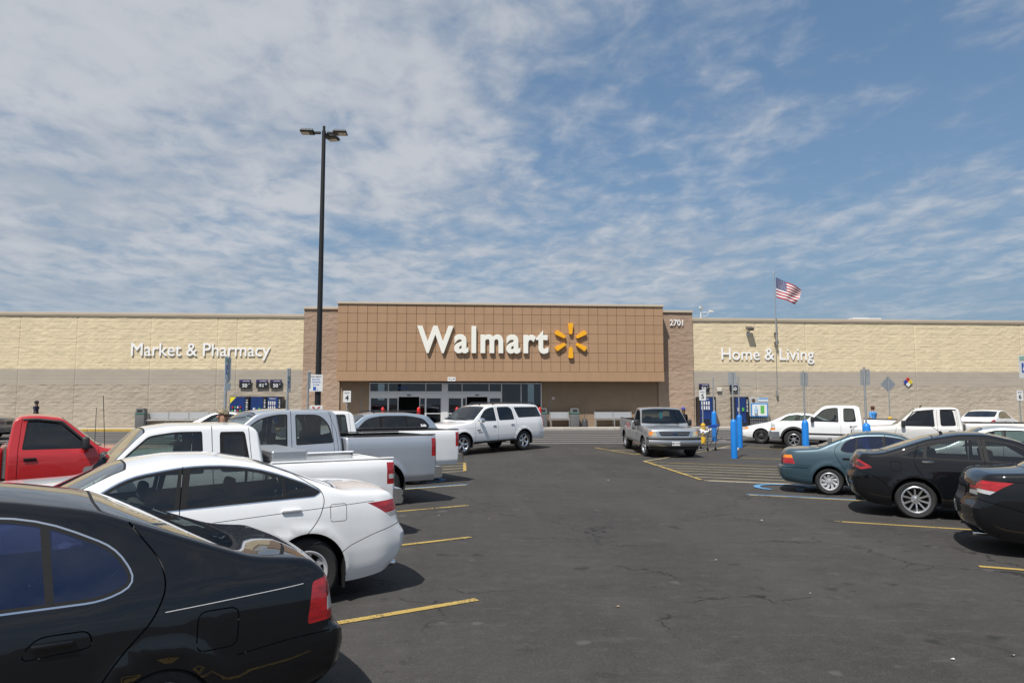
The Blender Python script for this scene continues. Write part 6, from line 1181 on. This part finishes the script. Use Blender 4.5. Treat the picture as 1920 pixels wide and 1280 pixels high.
# ------------------------------------------------------------------ people
def person(label, loc, rz, h, shirt, pants, skin, hair, pose='stand', sleeve=.55, cap=None, bag=None):
    """one continuous body grown from a joint skeleton; clothes are colours of the same skin, hair or cap and bag are children"""
    s = h / 1.75; J = dict(pel=(0, 0, .95), sp=(0, .0, 1.12), ch=(0, .01, 1.32), nk=(0, .0, 1.48), hd0=(0, -.01, 1.57), hd=(0, -.02, 1.66), top=(0, -.01, 1.73))
    E_ = [('pel', 'sp'), ('sp', 'ch'), ('ch', 'nk'), ('nk', 'hd0'), ('hd0', 'hd'), ('hd', 'top')]; R_ = dict(pel=(.155, .115), sp=(.14, .105), ch=(.165, .115), nk=(.058, .06), hd0=(.068, .082), hd=(.078, .098), top=(.045, .055))
    arm = {'stand': ((.04, .02), (.03, -.06)), 'walk': ((.03, .16), (.03, .10)), 'bend': ((.05, -.12), (.04, -.3))}[pose]
    for sd, t in ((1, 'l'), (-1, 'r')):
        f = sd if pose == 'walk' else 1
        J.update({'sh' + t: (sd * .19, .01, 1.41), 'el' + t: (sd * .25, .03 + arm[0][1] * f, 1.14), 'wr' + t: (sd * .25, -.05 + arm[1][1] * f + .0, .90), 'ha' + t: (sd * .245, -.08 + arm[1][1] * f, .80), 'fi' + t: (sd * .235, -.09 + arm[1][1] * f, .73),
                  'hp' + t: (sd * .10, 0, .90), 'kn' + t: (sd * .11, -.03 + (.12 * sd if pose == 'walk' else 0), .50), 'an' + t: (sd * .11, .02 + (.22 * sd if pose == 'walk' else 0), .09), 'to' + t: (sd * .12, -.15 + (.22 * sd if pose == 'walk' else 0), .04)})
        E_ += [('ch', 'sh' + t), ('sh' + t, 'el' + t), ('el' + t, 'wr' + t), ('wr' + t, 'ha' + t), ('ha' + t, 'fi' + t), ('pel', 'hp' + t), ('hp' + t, 'kn' + t), ('kn' + t, 'an' + t), ('an' + t, 'to' + t)]
        R_.update({'sh' + t: (.068, .07), 'el' + t: (.048, .048), 'wr' + t: (.033, .03), 'ha' + t: (.022, .042), 'fi' + t: (.014, .03), 'hp' + t: (.095, .10), 'kn' + t: (.065, .068), 'an' + t: (.045, .05), 'to' + t: (.042, .032)})
        # thumb and fingers
        for k, (dy, ln) in enumerate(((-.03, .075), (-.01, .09), (.012, .085), (.03, .07))):
            b = J['ha' + t]; J[f'f{k}{t}'] = (b[0] - sd * .012, b[1] + dy, b[2] - ln * .75); J[f'g{k}{t}'] = (b[0] - sd * .03, b[1] + dy * 1.1, b[2] - ln * 1.25); E_ += [('ha' + t, f'f{k}{t}'), (f'f{k}{t}', f'g{k}{t}')]; R_[f'f{k}{t}'] = (.0095, .0095); R_[f'g{k}{t}'] = (.008, .008)
        b = J['wr' + t]; J['th' + t] = (b[0] - sd * .01, b[1] - .06, b[2] - .085); E_.append(('wr' + t, 'th' + t)); R_['th' + t] = (.011, .011)
    names = list(J); idx = {n_: i for i, n_ in enumerate(names)}; me = bpy.data.meshes.new('person'); me.from_pydata([tuple(s * q for q in J[n_]) for n_ in names], [(idx[a], idx[b]) for a, b in E_], []); o = bpy.data.objects.new('person', me); COL.objects.link(o)
    md = o.modifiers.new('skin', 'SKIN'); md.use_smooth_shade = True; o.modifiers.new('sub', 'SUBSURF').levels = 2; o.modifiers['sub'].render_levels = 2
    for i, n_ in enumerate(names): me.skin_vertices[0].data[i].radius = tuple(s * q for q in R_[n_]); me.skin_vertices[0].data[i].use_root = n_ == 'pel'
    dg = bpy.context.evaluated_depsgraph_get(); dg.update(); nm = bpy.data.meshes.new_from_object(o.evaluated_get(dg)); o.modifiers.clear(); o.data = nm; bpy.data.meshes.remove(me); nm.name = 'person'
    for m_ in (shirt, pants, skin, mat('shoe_dark', (.03, .028, .026), .6)): nm.materials.append(m_)
    mi = []
    for pl in nm.polygons:
        c = pl.center / s; r = abs(c.x)
        if c.z > 1.475: k = 2
        elif r > .175 and c.z < 1.42 - sleeve * .5 and c.z > .6: k = 2
        elif c.z < .09: k = 3
        elif c.z < .97 and r < .2: k = 1
        else: k = 0
        mi.append(k)
    nm.polygons.foreach_set('material_index', mi); nm.polygons.foreach_set('use_smooth', [True] * len(mi)); o.location = loc; o.rotation_euler = (0, 0, rz); tag(o, label, 'person')
    # face: nose, ears, eyes; hair or cap
    bm = bmesh.new(); tube(bm, (0, -.098 * s, 1.665 * s), (0, -.128 * s, 1.635 * s), .010 * s, 8, .016 * s); [tube(bm, (sd * .078 * s, -.005 * s, 1.64 * s), (sd * .092 * s, .005 * s, 1.655 * s), .028 * s, 10, .024 * s) for sd in (1, -1)]; tag(bm_obj('face_features', bm, skin, o, True), kind='stuff')
    bm = bmesh.new(); [bmesh.ops.create_uvsphere(bm, u_segments=8, v_segments=6, radius=.011 * s, matrix=Matrix.Translation((sd * .032 * s, -.100 * s, 1.665 * s))) for sd in (1, -1)]; box(bm, (0, -.104 * s, 1.605 * s), (.045 * s, .012, .008)); tag(bm_obj('eyes_and_mouth', bm, mat('eye_dark', (.03, .02, .018), .4), o, True), kind='stuff')
    bm = bmesh.new(); bmesh.ops.create_uvsphere(bm, u_segments=20, v_segments=14, radius=1.0); cut = .02 if cap else -.35
    for v in list(bm.verts):
        if v.co.z < cut - .45 * max(0, v.co.y) * (0 if cap else 1.2): bm.verts.remove(v)
    for v in bm.verts:
        j = 1 + (.05 * math.sin(9 * v.co.x + 7 * v.co.z) + .04 * math.sin(13 * v.co.y) if not cap else 0); v.co = Vector((v.co.x * .098 * j, v.co.y * .118 * j + .005, v.co.z * .105 * j + (1.675 if cap else 1.665))) * s
    hr = bm_obj('cap' if cap else 'hair', bm, cap or hair, o, True)
    if cap:
        bm = bmesh.new(); prism(bm, rpoly([(-.075, -.08), (.075, -.08), (.06, -.20), (-.06, -.20)], .05), 1.685, 1.695, to3=lambda a, b, c: (a * s, b * s, c * s)); fix_normals(bm); bm_obj('peak', bm, cap, hr)
    if bag: bm = bmesh.new(); box(bm, (.22 * s, .05, 1.0 * s), (.12, .30, .26), None, .05, 2); path_tube(bm, [(.2 * s, -.06, 1.1 * s), (.14 * s, 0, 1.45 * s), (.2 * s, .14, 1.1 * s)], .012, 6); bm_obj('shoulder_bag', bm, mat('bag_brown', (.05, .03, .022), .6), o, True, 40)
    return o
SK1 = mat('skin_tan', (.42, .24, .16), .55); SK2 = mat('skin_brown', (.16, .085, .055), .55); DKH = mat('hair_dark', (.015, .012, .010), .7); BRH = mat('hair_auburn', (.07, .022, .012), .7)
NAVY = mat('navy_cloth', (.012, .014, .035), .85); JEAN = mat('jean_cloth', (.05, .07, .12), .85); KHAKI = mat('khaki_cloth', (.30, .24, .16), .85); DKC = mat('charcoal_cloth', (.02, .02, .022), .85); SKY = mat('bright_blue_cloth', (.06, .26, .62), .8)
CAMO, nt_, b_, N_, K_ = node_mat('camouflage_cloth'); tc_ = N_('ShaderNodeTexCoord').outputs['Object']; n1 = ntex(nt_, tc_, 22, 2, .5).outputs[0]; n2 = ntex(nt_, tc_, 34, 2, .5).outputs[0]; K_(mixc(nt_, ramp(nt_, n2, .52, .56), mixc(nt_, ramp(nt_, n1, .47, .52), (.22, .17, .10), (.07, .055, .035)), (.34, .31, .24)), b_.inputs['Base Color']); b_.inputs['Roughness'].default_value = .9
person('person in navy shirt and dark cap walking along the left wing wall', (-22.6, 40.6, gz(40.6)), 1.5, 1.74, NAVY, DKC, SK2, DKH, 'walk', .5)
person('person in camouflage cap standing behind the white extended-cab pickup', (-3.86, 12.2, 0), .9, 1.89, mat('olive_cloth', (.10, .10, .06), .85), JEAN, SK1, DKH, 'stand', .5, CAMO)
person('person in black jacket and blue cap standing behind the silver pickup', (10.0, 31.6, gz(31.6)), .4, 1.70, DKC, JEAN, SK2, DKH, 'stand', 1.3, mat('blue_cap', (.03, .05, .38), .7))
person('person in bright blue shirt with a brown shoulder bag near the diamond sign', (20.4, 34.3, gz(34.3)), 3.3, 1.66, SKY, KHAKI, SK1, BRH, 'walk', .5, None, True)
build_cars()
